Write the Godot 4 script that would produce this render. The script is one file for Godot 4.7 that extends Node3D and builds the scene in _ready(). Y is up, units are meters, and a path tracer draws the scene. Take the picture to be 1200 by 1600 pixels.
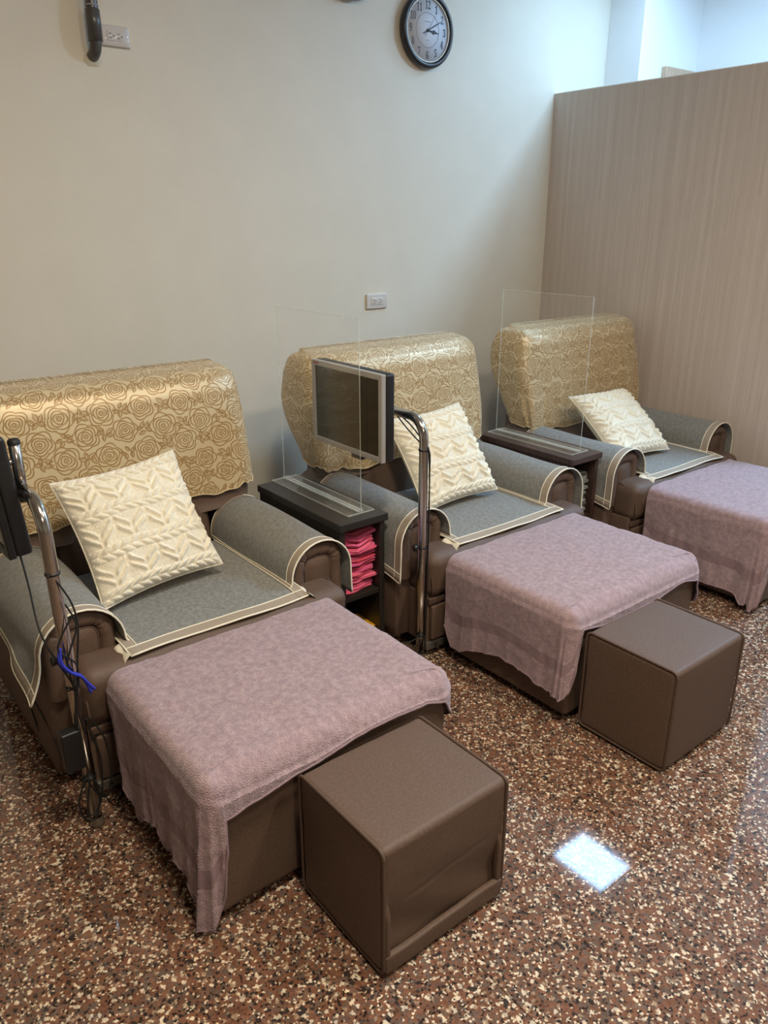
extends Node3D
# A foot-massage lounge: three recliners with ottomans, towels and side tables in front of a cream wall.

const PITCH := 1.205          # distance between neighbouring armchairs
const CHAIR_X := 0.88         # middle of the first armchair
const WALL_Z := -3.23
const CEIL := 2.9
const PART_X := 3.80

var M := {}
var used := {}
var rng := RandomNumberGenerator.new()

func _ready():
	rng.seed = 4711
	setup_view()
	make_materials()
	build_room()
	build_lamps()
	build_chairs()
	build_tables()
	build_stands()
	build_wall_things()

func setup_view():
	var cam := Camera3D.new()
	cam.name = "camera"
	cam.fov = rad_to_deg(2.0 * atan(800.0 / 1215.0))
	cam.position = Vector3(0, 1.5, 0)
	cam.rotation_degrees = Vector3(-20.6, -38.6, 0)
	cam.near = 0.02
	add_child(cam)
	cam.current = true
	var e := Environment.new()
	e.background_mode = Environment.BG_COLOR
	e.background_color = Color(0.02, 0.02, 0.02)
	e.tonemap_mode = Environment.TONE_MAPPER_LINEAR
	e.tonemap_exposure = 1.5
	e.sdfgi_enabled = true
	e.ssao_enabled = true
	e.ssil_enabled = true
	var we := WorldEnvironment.new()
	we.name = "surroundings"
	we.environment = e
	add_child(we)

# ceiling panels: x, z, width, length, colour, energy
func lamp_list() -> Array:
	return [
		{"x": 3.93, "z": -2.50, "w": 0.34, "l": 0.42, "c": Color(0.67, 0.84, 1.0), "e": 1.0, "glow": 2.0, "label": "cool white ceiling panel lamp above the space behind the partition"},
		{"x": 4.32, "z": -0.95, "w": 0.34, "l": 0.42, "c": Color(0.67, 0.84, 1.0), "e": 6.0, "glow": 8.0, "label": "cool white ceiling panel lamp above the passage at the partition's free end"},
		{"x": 0.70, "z": -0.60, "w": 0.30, "l": 0.30, "c": Color(1.0, 0.935, 0.835), "e": 3.0, "glow": 8.0, "label": "warm ceiling panel lamp above the floor in front of the pocketed footstool"},
		{"x": 2.00, "z": 0.05, "w": 0.30, "l": 0.30, "c": Color(1.0, 0.95, 0.875), "e": 2.4, "glow": 8.0, "label": "warm ceiling panel lamp above the open floor before the plain footstool"},
		{"x": 0.20, "z": 1.70, "w": 0.30, "l": 0.30, "c": Color(1.0, 0.935, 0.835), "e": 2.0, "glow": 8.0, "label": "warm ceiling panel lamp far out in the room opposite the armchairs"},
	]

# ---------------------------------------------------------------- naming
func numbered(called: String) -> String:
	var n: int = used.get(called, 0)
	used[called] = n + 1
	return called if n == 0 else "%s_%03d" % [called, n]

func thing(called: String, label: String, category: String, at := Vector3.ZERO, group := "") -> Node3D:
	var o := Node3D.new()
	o.name = numbered(called)
	o.position = at
	add_child(o)
	return tag(o, label, category, group)

func tag(o: Node3D, label: String, category: String, group := "") -> Node3D:
	o.set_meta("label", label)
	o.set_meta("category", category)
	if group != "":
		o.set_meta("group", group)
	return o

func struct_node(called: String) -> Node3D:
	var o := Node3D.new()
	o.name = called
	add_child(o)
	o.set_meta("kind", "structure")
	return o

# ---------------------------------------------------------------- geometry
class Geo:
	var P := PackedVector3Array()
	var T := PackedVector2Array()
	var S := PackedInt32Array()
	var smooth := 0

	func tri(a: Vector3, b: Vector3, c: Vector3, ta := Vector2.ZERO, tb := Vector2.ZERO, tc := Vector2.ZERO) -> void:
		P.append(a); P.append(b); P.append(c)
		T.append(ta); T.append(tb); T.append(tc)
		S.append(smooth)

	func quad(a: Vector3, b: Vector3, c: Vector3, d: Vector3, ta := Vector2.ZERO, tb := Vector2.ZERO, tc := Vector2.ZERO, td := Vector2.ZERO) -> void:
		tri(a, b, c, ta, tb, tc)
		tri(a, c, d, ta, tc, td)

	# turns the triangles added since `from` so that their outsides face out
	func settle(from: int) -> void:
		var n := P.size()
		if n - from < 3:
			return
		var mid := Vector3.ZERO
		for i in range(from, n):
			mid += P[i]
		mid /= float(n - from)
		var vol := 0.0
		for i in range(from, n, 3):
			vol += (P[i] - mid).dot((P[i + 1] - mid).cross(P[i + 2] - mid))
		if vol > 0.0:
			for i in range(from, n, 3):
				var p := P[i + 1]; P[i + 1] = P[i + 2]; P[i + 2] = p
				var t := T[i + 1]; T[i + 1] = T[i + 2]; T[i + 2] = t

	# rows[j][i] of points, uvs likewise (or empty)
	func sheet(rows: Array, uvs := [], close := false, fix := true) -> void:
		var from := P.size()
		for j in rows.size() - 1:
			var a: PackedVector3Array = rows[j]
			var b: PackedVector3Array = rows[j + 1]
			var n := a.size()
			for i in (n if close else n - 1):
				var k := (i + 1) % n
				if uvs.is_empty():
					quad(a[i], a[k], b[k], b[i])
				else:
					var ua: PackedVector2Array = uvs[j]
					var ub: PackedVector2Array = uvs[j + 1]
					quad(a[i], a[k], b[k], b[i], ua[i], ua[i + 1 if close else k], ub[i + 1 if close else k], ub[i])
		if fix:
			settle(from)

	func box(c: Vector3, s: Vector3, ch := 0.002) -> void:
		rbox(c, s, ch, 1, Vector3i(1, 1, 1))

	# rounded box with radius r; seg steps on each rounded edge; n inner steps per axis
	func rbox(c: Vector3, s: Vector3, r: float, seg := 3, n := Vector3i(1, 1, 1), bend = null, basis := Basis.IDENTITY) -> void:
		var from := P.size()
		var h := s * 0.5
		r = minf(r, minf(h.x, minf(h.y, h.z)) * 0.999)
		var lists := []
		for ax in 3:
			var l := PackedFloat32Array()
			for k in seg:
				l.append(-h[ax] + r - r * tan(PI * 0.25 * (1.0 - float(k) / seg)))
			var m: int = maxi(n[ax], 1)
			for k in m + 1:
				l.append(lerpf(-h[ax] + r, h[ax] - r, float(k) / m))
			for k in seg:
				l.append(h[ax] - r + r * tan(PI * 0.25 * float(k + 1) / seg))
			lists.append(l)
		var inner := h - Vector3(r, r, r)
		for ax in 3:
			var a1 := (ax + 1) % 3
			var a2 := (ax + 2) % 3
			var l1: PackedFloat32Array = lists[a1]
			var l2: PackedFloat32Array = lists[a2]
			for side in [-1.0, 1.0]:
				var rows := []
				var uvs := []
				for q in l2:
					var row := PackedVector3Array()
					var uv := PackedVector2Array()
					for p in l1:
						var v := Vector3()
						v[ax] = side * h[ax]
						v[a1] = p
						v[a2] = q
						var core := v.clamp(-inner, inner)
						var w := core + (v - core).normalized() * r
						if bend != null:
							w = bend.call(w)
						row.append(c + basis * w)
						uv.append(Vector2(p, q))
					rows.append(row)
					uvs.append(uv)
				# every face pair has one side to turn
				var f := P.size()
				sheet(rows, uvs, false, false)
				if side > 0.0:
					for i in range(f, P.size(), 3):
						var t := P[i + 1]; P[i + 1] = P[i + 2]; P[i + 2] = t
						var u := T[i + 1]; T[i + 1] = T[i + 2]; T[i + 2] = u
		settle(from)

	func tube(path: PackedVector3Array, r: float, sides := 8, caps := true, taper := 1.0) -> void:
		var from := P.size()
		var n := path.size()
		var rows := []
		var up := Vector3.UP
		var prev := Vector3.ZERO
		for i in n:
			var d := (path[mini(i + 1, n - 1)] - path[maxi(i - 1, 0)]).normalized()
			if i == 0:
				up = Vector3.RIGHT if absf(d.y) > 0.9 else Vector3.UP
			else:
				var ax := prev.cross(d)
				if ax.length() > 1e-5:
					up = up.rotated(ax.normalized(), prev.angle_to(d))
			prev = d
			var side := d.cross(up).normalized()
			var nn := side.cross(d).normalized()
			var rr := r * lerpf(1.0, taper, float(i) / (n - 1))
			var row := PackedVector3Array()
			for k in sides:
				var a := TAU * k / sides
				row.append(path[i] + (side * cos(a) + nn * sin(a)) * rr)
			rows.append(row)
		sheet(rows, [], true, false)
		if caps:
			for e in [0, n - 1]:
				var row: PackedVector3Array = rows[e]
				for k in sides:
					if e == 0:
						tri(path[e], row[(k + 1) % sides], row[k])
					else:
						tri(path[e], row[k], row[(k + 1) % sides])
		settle(from)

	# profile of (radius, height) turned about an axis
	func lathe(profile: PackedVector2Array, seg := 32, at := Vector3.ZERO, basis := Basis.IDENTITY) -> void:
		var rows := []
		for p in profile:
			var row := PackedVector3Array()
			for k in seg:
				var a := TAU * k / seg
				row.append(at + basis * Vector3(p.x * cos(a), p.y, p.x * sin(a)))
			rows.append(row)
		sheet(rows, [], true)

	# convex or star-shaped outline in the xy plane, from z0 to z1, chamfer ch on the z1 side
	func prism(outline: PackedVector2Array, z0: float, z1: float, ch := 0.0, at := Vector3.ZERO, basis := Basis.IDENTITY) -> void:
		var from := P.size()
		var mid := Vector2.ZERO
		for p in outline:
			mid += p
		mid /= outline.size()
		var rows := []
		for st in ([[z0, 0.0], [z1 - signf(z1 - z0) * ch, 0.0], [z1, ch]] if ch > 0.0 else [[z0, 0.0], [z1, 0.0]]):
			var row := PackedVector3Array()
			for p in outline:
				var q := p
				if st[1] > 0.0:
					q = p - (p - mid).normalized() * st[1]
				row.append(at + basis * Vector3(q.x, q.y, st[0]))
			rows.append(row)
		sheet(rows, [], true, false)
		var n := outline.size()
		for e in [0, rows.size() - 1]:
			var row: PackedVector3Array = rows[e]
			var c := Vector3.ZERO
			for p in row:
				c += p
			c /= n
			for k in n:
				if e == 0:
					tri(c, row[(k + 1) % n], row[k])
				else:
					tri(c, row[k], row[(k + 1) % n])
		settle(from)

	func mesh() -> ArrayMesh:
		var st := SurfaceTool.new()
		st.begin(Mesh.PRIMITIVE_TRIANGLES)
		for i in P.size():
			st.set_smooth_group(S[i / 3])
			st.set_uv(T[i])
			st.add_vertex(P[i])
		st.generate_normals()
		st.index()
		return st.commit()

func geo(is_smooth := true) -> Geo:
	var g := Geo.new()
	g.smooth = 0 if is_smooth else -1
	return g

func put(called: String, g: Geo, m: Material, parent: Node3D = self) -> MeshInstance3D:
	return put_mesh(called, g.mesh(), m, parent)

func put_mesh(called: String, mesh: Mesh, m: Material, parent: Node3D = self) -> MeshInstance3D:
	var o := MeshInstance3D.new()
	o.name = numbered(called) if parent == self else called
	o.mesh = mesh
	o.material_override = m
	parent.add_child(o, true)
	return o

func spline(pts: Array, steps := 6) -> PackedVector3Array:
	var out := PackedVector3Array()
	var n := pts.size()
	for i in n - 1:
		var a: Vector3 = pts[maxi(i - 1, 0)]
		var b: Vector3 = pts[i]
		var c: Vector3 = pts[i + 1]
		var d: Vector3 = pts[mini(i + 2, n - 1)]
		for k in steps:
			out.append(b.cubic_interpolate(c, a, d, float(k) / steps))
	out.append(pts[n - 1])
	return out

# piecewise linear (smoothed) table lookup: [[x, y], ...]
func look(table: Array, x: float) -> float:
	if x <= table[0][0]:
		return table[0][1]
	for i in table.size() - 1:
		if x <= table[i + 1][0]:
			var t: float = (x - table[i][0]) / (table[i + 1][0] - table[i][0])
			t = t * t * (3.0 - 2.0 * t) * 0.5 + t * 0.5
			return lerpf(table[i][1], table[i + 1][1], t)
	return table[table.size() - 1][1]

func wob(p: Vector3, f := 1.0) -> float:
	return noise_a.get_noise_3d(p.x * f, p.y * f, p.z * f)

var noise_a := FastNoiseLite.new()

# ---------------------------------------------------------------- materials
func mat(c: Color, rough := 0.7, metal := 0.0) -> StandardMaterial3D:
	var m := StandardMaterial3D.new()
	m.albedo_color = c
	m.roughness = rough
	m.metallic = metal
	return m

func rgb(r: float, g: float, b: float) -> Color:
	return Color(r / 255.0, g / 255.0, b / 255.0)

func noise_tex(freq: float, size := 512, ramp := [], kind := FastNoiseLite.TYPE_SIMPLEX_SMOOTH, oct := 4, sd := 1, gain := 0.5) -> NoiseTexture2D:
	var n := FastNoiseLite.new()
	n.noise_type = kind
	n.frequency = freq
	n.fractal_octaves = oct
	n.seed = sd
	n.fractal_gain = gain
	var t := NoiseTexture2D.new()
	t.width = size
	t.height = size
	t.seamless = true
	t.noise = n
	t.normalize = true
	if not ramp.is_empty():
		var g := Gradient.new()
		g.offsets = PackedFloat32Array(ramp.map(func(x): return x[0]))
		g.colors = PackedColorArray(ramp.map(func(x): return x[1]))
		t.color_ramp = g
	return t

# cloth-like material: mottled colour and fine relief, laid on by three planes
func cloth(a: Color, b: Color, metres: float, freq: float, relief: float, rough := 0.9, sheen := 0.0, sd := 1) -> StandardMaterial3D:
	var m := mat(Color.WHITE, rough)
	m.albedo_texture = noise_tex(freq, 512, [[0.2, a], [0.8, b]], FastNoiseLite.TYPE_SIMPLEX_SMOOTH, 5, sd, 0.8)
	m.uv1_triplanar = true
	m.uv1_scale = Vector3.ONE / metres
	if relief > 0.0:
		m.heightmap_enabled = true
		m.heightmap_texture = noise_tex(0.13, 512, [], FastNoiseLite.TYPE_SIMPLEX, 2, sd + 7)
		m.heightmap_scale = relief
	if sheen > 0.0:
		m.rim_enabled = true
		m.rim = sheen
		m.rim_tint = 0.6
	return m

func weave_image(n: int, cells: int, base: float) -> ImageTexture:
	var im := Image.create(n, n, false, Image.FORMAT_L8)
	var nz := FastNoiseLite.new()
	nz.frequency = 0.11
	nz.seed = 5
	for y in n:
		for x in n:
			var wx := absf(sin(PI * x * cells / float(n)))
			var wy := absf(sin(PI * y * cells / float(n)))
			var v := base + 0.35 * wx * wy + 0.16 * nz.get_noise_2d(x, y)
			im.set_pixel(x, y, Color(v, v, v))
	return ImageTexture.create_from_image(im)

func make_materials():
	noise_a.frequency = 1.0
	noise_a.fractal_octaves = 3
	noise_a.seed = 3
	# room
	M.wall = mat(Color.WHITE, 0.62)
	M.wall.albedo_texture = noise_tex(0.012, 512, [[0.2, rgb(223, 216, 199)], [0.8, rgb(226, 219, 202)]])
	M.wall.uv1_scale = Vector3.ONE / 1.7
	M.white_wall = mat(rgb(232, 232, 230), 0.7)
	M.ceiling = mat(rgb(232, 228, 218), 0.85)
	M.grout = mat(rgb(158, 134, 110), 0.8)
	M.granite = mat(Color.WHITE, 0.05)
	M.granite.albedo_texture = granite_texture()
	M.granite.metallic_specular = 0.46
	M.laminate = mat(Color.WHITE, 0.5)
	M.laminate.albedo_texture = laminate_texture()
	M.white_edge = mat(rgb(228, 226, 220), 0.45)
	# upholstery
	M.brown = mat(Color.WHITE, 0.62)
	M.brown.albedo_texture = noise_tex(0.05, 512, [[0.2, rgb(89, 70, 58)], [0.8, rgb(101, 81, 68)]], FastNoiseLite.TYPE_SIMPLEX_SMOOTH, 5, 21)
	M.brown.uv1_triplanar = true
	M.brown.uv1_scale = Vector3.ONE * 4.0
	M.brown.heightmap_enabled = true
	M.brown.heightmap_texture = weave_image(256, 64, 0.3)
	M.brown.heightmap_scale = 0.035
	M.brown_pipe = mat(rgb(88, 69, 57), 0.6)
	M.gold = mat(Color.WHITE, 0.42, 0.18)
	M.gold.albedo_texture = rose_texture()
	M.gold.uv1_scale = Vector3(1.0 / 0.52, 1.0 / 0.52, 1.0)
	M.gold.rim_enabled = true
	M.gold.rim = 0.35
	M.gold.rim_tint = 0.8
	M.grey = cloth(rgb(108, 108, 104), rgb(143, 142, 137), 0.3, 0.03, 0.05, 0.92, 0.35, 31)
	M.band = mat(rgb(158, 145, 129), 0.8)
	M.band_lining = mat(rgb(60, 50, 45), 0.85)
	M.pipe_white = mat(rgb(238, 232, 212), 0.6)
	M.towel = cloth(rgb(149, 126, 132), rgb(187, 162, 166), 0.3, 0.022, 0.30, 0.97, 0.5, 41)
	M.towel_band = cloth(rgb(134, 111, 117), rgb(150, 126, 132), 0.3, 0.03, 0.05, 0.9, 0.2, 43)
	M.cream = cloth(rgb(243, 233, 206), rgb(254, 249, 231), 0.25, 0.05, 0.30, 0.97, 0.6, 51)
	# furniture and fittings
	M.black_wood = mat(rgb(38, 34, 32), 0.42)
	M.brown_wood = wood(rgb(50, 35, 30), rgb(78, 57, 48), 0.45)
	M.pale_wood = wood(rgb(176, 146, 118), rgb(196, 168, 142), 0.5)
	M.acrylic = mat(Color(0.93, 0.96, 0.95, 0.012), 0.02)
	M.acrylic.metallic_specular = 0.34
	M.acrylic.transparency = BaseMaterial3D.TRANSPARENCY_ALPHA
	M.acrylic_edge = mat(Color(0.86, 0.88, 0.84, 0.34), 0.12)
	M.acrylic_edge.transparency = BaseMaterial3D.TRANSPARENCY_ALPHA
	M.steel = mat(rgb(196, 192, 186), 0.16, 1.0)
	M.strip_steel = mat(rgb(150, 144, 135), 0.4, 0.8)
	M.black = mat(rgb(24, 24, 25), 0.45)
	M.black_rubber = mat(rgb(20, 20, 20), 0.6)
	M.silver_plastic = mat(rgb(168, 166, 163), 0.35, 0.25)
	M.screen = mat(rgb(17, 15, 14), 0.12)
	M.sticker = mat(rgb(150, 96, 84), 0.5)
	M.blue_cord = mat(rgb(38, 48, 170), 0.7)
	M.white_plastic = mat(rgb(214, 208, 200), 0.4)
	M.slot = mat(rgb(52, 46, 42), 0.6)
	M.film = mat(Color(0.9, 0.9, 0.92, 0.16), 0.06)
	M.film.transparency = BaseMaterial3D.TRANSPARENCY_ALPHA
	M.pipe_grey = mat(rgb(78, 77, 77), 0.25)
	M.pipe_light = mat(rgb(150, 148, 154), 0.4)
	M.plaster = cloth(rgb(214, 205, 186), rgb(226, 218, 200), 0.12, 0.06, 0.1, 0.9, 0.0, 61)
	M.clock_rim = mat(rgb(40, 41, 46), 0.32)
	M.clock_ring = mat(rgb(226, 222, 206), 0.25, 0.35)
	M.dial = mat(rgb(206, 207, 214), 0.6)
	M.ink = mat(rgb(44, 47, 56), 0.6)
	M.ink_soft = mat(rgb(120, 122, 130), 0.6)
	M.yellow = mat(rgb(228, 166, 34), 0.5)
	M.hazard = mat(rgb(28, 27, 27), 0.6)
	M.pinks = []
	for c in [rgb(222, 92, 122), rgb(232, 106, 136), rgb(214, 78, 104), rgb(226, 100, 142), rgb(206, 84, 128)]:
		M.pinks.append(mat(c, 0.88))
	M.greys = []
	for c in [rgb(142, 143, 142), rgb(160, 161, 160), rgb(120, 122, 123)]:
		M.greys.append(mat(c, 0.92))

func wood(a: Color, b: Color, rough: float) -> StandardMaterial3D:
	var m := mat(Color.WHITE, rough)
	var im := Image.create(256, 512, false, Image.FORMAT_RGB8)
	var n := FastNoiseLite.new()
	n.frequency = 0.045
	n.fractal_octaves = 4
	n.seed = 77
	for y in 512:
		for x in 256:
			var t := clampf(0.5 + 0.8 * n.get_noise_2d(x * 1.4, y * 0.09), 0.0, 1.0)
			im.set_pixel(x, y, a.lerp(b, t))
	m.albedo_texture = ImageTexture.create_from_image(im)
	m.uv1_triplanar = true
	m.uv1_scale = Vector3(3.2, 3.2, 3.2)
	return m

# polished red-brown granite, one picture per floor tile
func granite_texture() -> ImageTexture:
	var n := 1024
	var cells := FastNoiseLite.new()
	cells.noise_type = FastNoiseLite.TYPE_CELLULAR
	cells.cellular_return_type = FastNoiseLite.RETURN_CELL_VALUE
	cells.cellular_jitter = 1.0
	cells.frequency = 0.10
	cells.fractal_type = FastNoiseLite.FRACTAL_NONE
	cells.domain_warp_enabled = true
	cells.domain_warp_amplitude = 9.0
	cells.domain_warp_frequency = 0.09
	var fine: FastNoiseLite = cells.duplicate()
	fine.frequency = 0.19
	fine.seed = 12
	var broad := FastNoiseLite.new()
	broad.frequency = 0.012
	broad.seed = 8
	var a := cells.get_image(n, n, false, false, false).get_data()
	var b := fine.get_image(n, n, false, false, false).get_data()
	var c := broad.get_image(n, n).get_data()
	var out := PackedByteArray()
	out.resize(n * n * 3)
	var lut := PackedByteArray()
	lut.resize(256 * 3)
	for i in n * n:
		var va: int = a[i]
		var vb: int = b[i]
		var vc: int = c[i] - 128
		var r := 116; var g := 80; var bl := 62
		if vb > 236:
			r = 196; g = 180; bl = 156
		elif vb < 22:
			r = 52; g = 43; bl = 39
		elif va > 238:
			r = 206; g = 192; bl = 170
		elif va > 222:
			r = 158; g = 134; bl = 112
		elif va < 18:
			r = 58; g = 50; bl = 47
		elif va < 66:
			r = 104; g = 88; bl = 79
		elif va < 128:
			r = 122; g = 86; bl = 68
		elif va < 160:
			r = 111; g = 86; bl = 73
		var k := 1.0 + vc * 0.0010 + (vb - 128) * 0.0011
		out[i * 3] = clampi(int(r * k), 0, 255)
		out[i * 3 + 1] = clampi(int(g * k), 0, 255)
		out[i * 3 + 2] = clampi(int(bl * k), 0, 255)
	return ImageTexture.create_from_image(Image.create_from_data(n, n, false, Image.FORMAT_RGB8, out))

# striped laminate of the partition: thin upright streaks
func laminate_texture() -> ImageTexture:
	var w := 1024
	var h := 512
	var im := Image.create(w, h, false, Image.FORMAT_RGB8)
	var n1 := FastNoiseLite.new(); n1.frequency = 0.02; n1.seed = 3
	var n2 := FastNoiseLite.new(); n2.frequency = 0.16; n2.seed = 4
	var n3 := FastNoiseLite.new(); n3.frequency = 0.4; n3.seed = 6
	var lo := rgb(188, 175, 165)
	var hi := rgb(216, 205, 196)
	for y in h:
		for x in w:
			var t := 0.5 + 0.35 * n1.get_noise_2d(x, y * 0.02) + 0.42 * n2.get_noise_2d(x, y * 0.03) + 0.30 * n3.get_noise_2d(x, y * 0.05)
			im.set_pixel(x, y, lo.lerp(hi, clampf(t, 0.0, 1.0)))
	return ImageTexture.create_from_image(im)

# woven rose pattern: brown-gold outlines on champagne satin
func rose_texture() -> ImageTexture:
	var n := 1024
	var im := Image.create(n, n, false, Image.FORMAT_RGB8)
	var ground := rgb(214, 196, 158)
	var ink := rgb(160, 126, 76)
	im.fill(ground)
	var r := RandomNumberGenerator.new()
	r.seed = 99
	var cw := n / 4.0
	var ch := n / 8.0
	for gy in 8:
		for gx in 4:
			var shift := 0.5 if gy % 2 == 1 else 0.0
			var c := Vector2((gx + 0.5 + shift) * cw + r.randf_range(-12, 12), (gy + 0.5) * ch + r.randf_range(-10, 10))
			rose(im, c, r.randf_range(74, 88), ink, r)
			# leaves fill the gap to the next rose
			var gap := c + Vector2(cw * 0.5, 0)
			for k in 5:
				var a := TAU * (k + r.randf_range(-0.25, 0.25)) / 5.0
				leaf(im, gap + Vector2.from_angle(a) * Vector2(34, 26), a + r.randf_range(-0.9, 0.9), r.randf_range(30, 46), ink)
	return ImageTexture.create_from_image(im)

func dab(im: Image, p: Vector2, rad: float, ink: Color) -> void:
	var n := im.get_width()
	var k := int(ceil(rad))
	var px := int(round(p.x))
	var py := int(round(p.y))
	for dy in range(-k, k + 1):
		for dx in range(-k, k + 1):
			if dx * dx + dy * dy <= rad * rad:
				im.set_pixel(posmod(px + dx, n), posmod(py + dy, n), ink)

func stroke(im: Image, pts: PackedVector2Array, ink: Color, thick: float) -> void:
	for i in pts.size() - 1:
		var d := pts[i].distance_to(pts[i + 1])
		var m := maxi(int(d / 1.6), 1)
		for k in m:
			var t := (i + float(k) / m) / (pts.size() - 1)
			dab(im, pts[i].lerp(pts[i + 1], float(k) / m), thick * (0.55 + 0.45 * sin(PI * t)), ink)

func rose(im: Image, c: Vector2, big: float, ink: Color, r: RandomNumberGenerator) -> void:
	# heart: a spiral
	var pts := PackedVector2Array()
	var a0 := r.randf_range(0, TAU)
	for i in 40:
		var t := i / 39.0
		pts.append(c + Vector2.from_angle(a0 + t * TAU * 1.6) * Vector2(1.0, 0.85) * big * (0.04 + 0.2 * t))
	stroke(im, pts, ink, 3.4)
	# rings of petals
	for ring in 4:
		var rad: float = big * [0.36, 0.55, 0.77, 1.0][ring]
		var petals: int = [3, 3, 4, 5][ring]
		var turn := r.randf_range(0, TAU)
		for k in petals:
			var from := turn + TAU * k / petals
			var span := TAU / petals * r.randf_range(1.02, 1.22)
			var q := PackedVector2Array()
			for i in 20:
				var t := i / 19.0
				var bulge := 0.84 + 0.2 * pow(sin(PI * t), 0.6) - 0.03 * sin(3.0 * PI * t)
				q.append(c + Vector2.from_angle(from + span * t) * rad * bulge * Vector2(1.0, 0.92))
			stroke(im, q, ink, 3.9)

func leaf(im: Image, c: Vector2, ang: float, length: float, ink: Color) -> void:
	var d := Vector2.from_angle(ang)
	var s := d.orthogonal()
	for side in [-1.0, 1.0]:
		var q := PackedVector2Array()
		for i in 12:
			var t := i / 11.0
			q.append(c + d * length * (t - 0.5) * 1.3 + s * side * length * 0.28 * sin(PI * pow(t, 0.8)))
		stroke(im, q, ink, 3.4)
	stroke(im, PackedVector2Array([c - d * length * 0.6, c + s * 3.0, c + d * length * 0.4]), ink, 2.6)

# ---------------------------------------------------------------- the room
func slab(called: String, lo: Vector3, hi: Vector3, m: Material, parent: Node3D) -> MeshInstance3D:
	var g := geo(false)
	g.box((lo + hi) * 0.5, hi - lo, 0.001)
	return put(called, g, m, parent)

func build_room():
	# floor: granite tiles on a mortar bed
	var fl := struct_node("floor")
	slab("mortar_bed", Vector3(-4.6, -0.14, -3.33), Vector3(4.95, -0.003, 5.3), M.grout, fl)
	var side := 0.78
	var variants := []
	for k in 4:
		variants.append(tile_mesh(side, k))
	for iz in range(-4, 9):
		for ix in range(-9, 6):
			var x0 := 1.70 + ix * side
			var z0 := -0.78 + iz * side
			if x0 + side < -4.6 or x0 > 4.95 or z0 + side < -3.3 or z0 > 5.3:
				continue
			var t := put_mesh("tile", variants[rng.randi() % 4], M.granite, fl)
			t.position = Vector3(x0 + side * 0.5, rng.randf_range(-0.0003, 0.0), z0 + side * 0.5)
			t.rotation = Vector3(rng.randf_range(-0.0007, 0.0007), PI * 0.5 * (rng.randi() % 4), rng.randf_range(-0.0007, 0.0007))
	var ce := struct_node("ceiling")
	slab("plaster_board", Vector3(-4.6, CEIL, -3.33), Vector3(4.95, CEIL + 0.1, 5.3), M.ceiling, ce)
	slab("plaster", Vector3(-4.6, -0.1, WALL_Z - 0.1), Vector3(4.95, CEIL, WALL_Z), M.wall, struct_node("wall_back"))
	slab("plaster", Vector3(-4.6, -0.1, WALL_Z), Vector3(-4.5, CEIL, 5.2), M.wall, struct_node("wall_left"))
	slab("plaster", Vector3(-4.6, -0.1, 5.2), Vector3(4.95, CEIL, 5.3), M.wall, struct_node("wall_front"))
	slab("plaster", Vector3(4.81, -0.1, WALL_Z), Vector3(4.95, CEIL, 5.2), M.white_wall, struct_node("wall_right"))
	slab("plaster", Vector3(4.235, -0.002, WALL_Z), Vector3(4.81, CEIL, -3.0), M.white_wall, struct_node("wall_pillar"))
	# partition faced with striped laminate
	var pa := struct_node("wall_partition")
	var g := geo(false)
	var x0 := PART_X
	var x1 := PART_X + 0.06
	var z0 := WALL_Z
	var z1 := -1.51
	var h := 2.155
	for f in [[x0, z0, z1], [x1, z0, z1]]:
		g.quad(Vector3(f[0], 0, f[1]), Vector3(f[0], h, f[1]), Vector3(f[0], h, f[2]), Vector3(f[0], 0, f[2]),
			Vector2(f[1] / 0.9, 0), Vector2(f[1] / 0.9, h / 1.6), Vector2(f[2] / 0.9, h / 1.6), Vector2(f[2] / 0.9, 0))
	g.quad(Vector3(x0, 0, z1), Vector3(x0, h, z1), Vector3(x1, h, z1), Vector3(x1, 0, z1), Vector2(0, 0), Vector2(0, 1.3), Vector2(0.07, 1.3), Vector2(0.07, 0))
	g.quad(Vector3(x0, h, z0), Vector3(x0, h, z1), Vector3(x1, h, z1), Vector3(x1, h, z0))
	put("laminate_panel", g, M.laminate, pa)
	slab("top_edge", Vector3(x0 - 0.001, h, z0), Vector3(x1 + 0.001, h + 0.006, z1 + 0.001), M.white_edge, pa)

func tile_mesh(side: float, k: int) -> ArrayMesh:
	var g := geo(false)
	var h := side * 0.5 - 0.0007
	var c := 0.0008
	var top := [Vector3(-h + c, 0, -h + c), Vector3(h - c, 0, -h + c), Vector3(h - c, 0, h - c), Vector3(-h + c, 0, h - c)]
	var rim := [Vector3(-h, -c, -h), Vector3(h, -c, -h), Vector3(h, -c, h), Vector3(-h, -c, h)]
	var low := [Vector3(-h, -0.004, -h), Vector3(h, -0.004, -h), Vector3(h, -0.004, h), Vector3(-h, -0.004, h)]
	var uv := []
	for p in top:
		var u := Vector2(p.x / side + 0.5, p.z / side + 0.5)
		if k & 1: u.x = 1.0 - u.x
		if k & 2: u = Vector2(u.y, u.x) * 0.97 + Vector2(0.013, 0.013)
		uv.append(u)
	g.quad(top[0], top[1], top[2], top[3], uv[0], uv[1], uv[2], uv[3])
	for i in 4:
		var j := (i + 1) % 4
		g.quad(rim[i], rim[j], top[j], top[i], uv[i], uv[j], uv[j], uv[i])
		g.quad(low[i], low[j], rim[j], rim[i], uv[i], uv[j], uv[j], uv[i])
	g.settle(0)
	return g.mesh()

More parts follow.
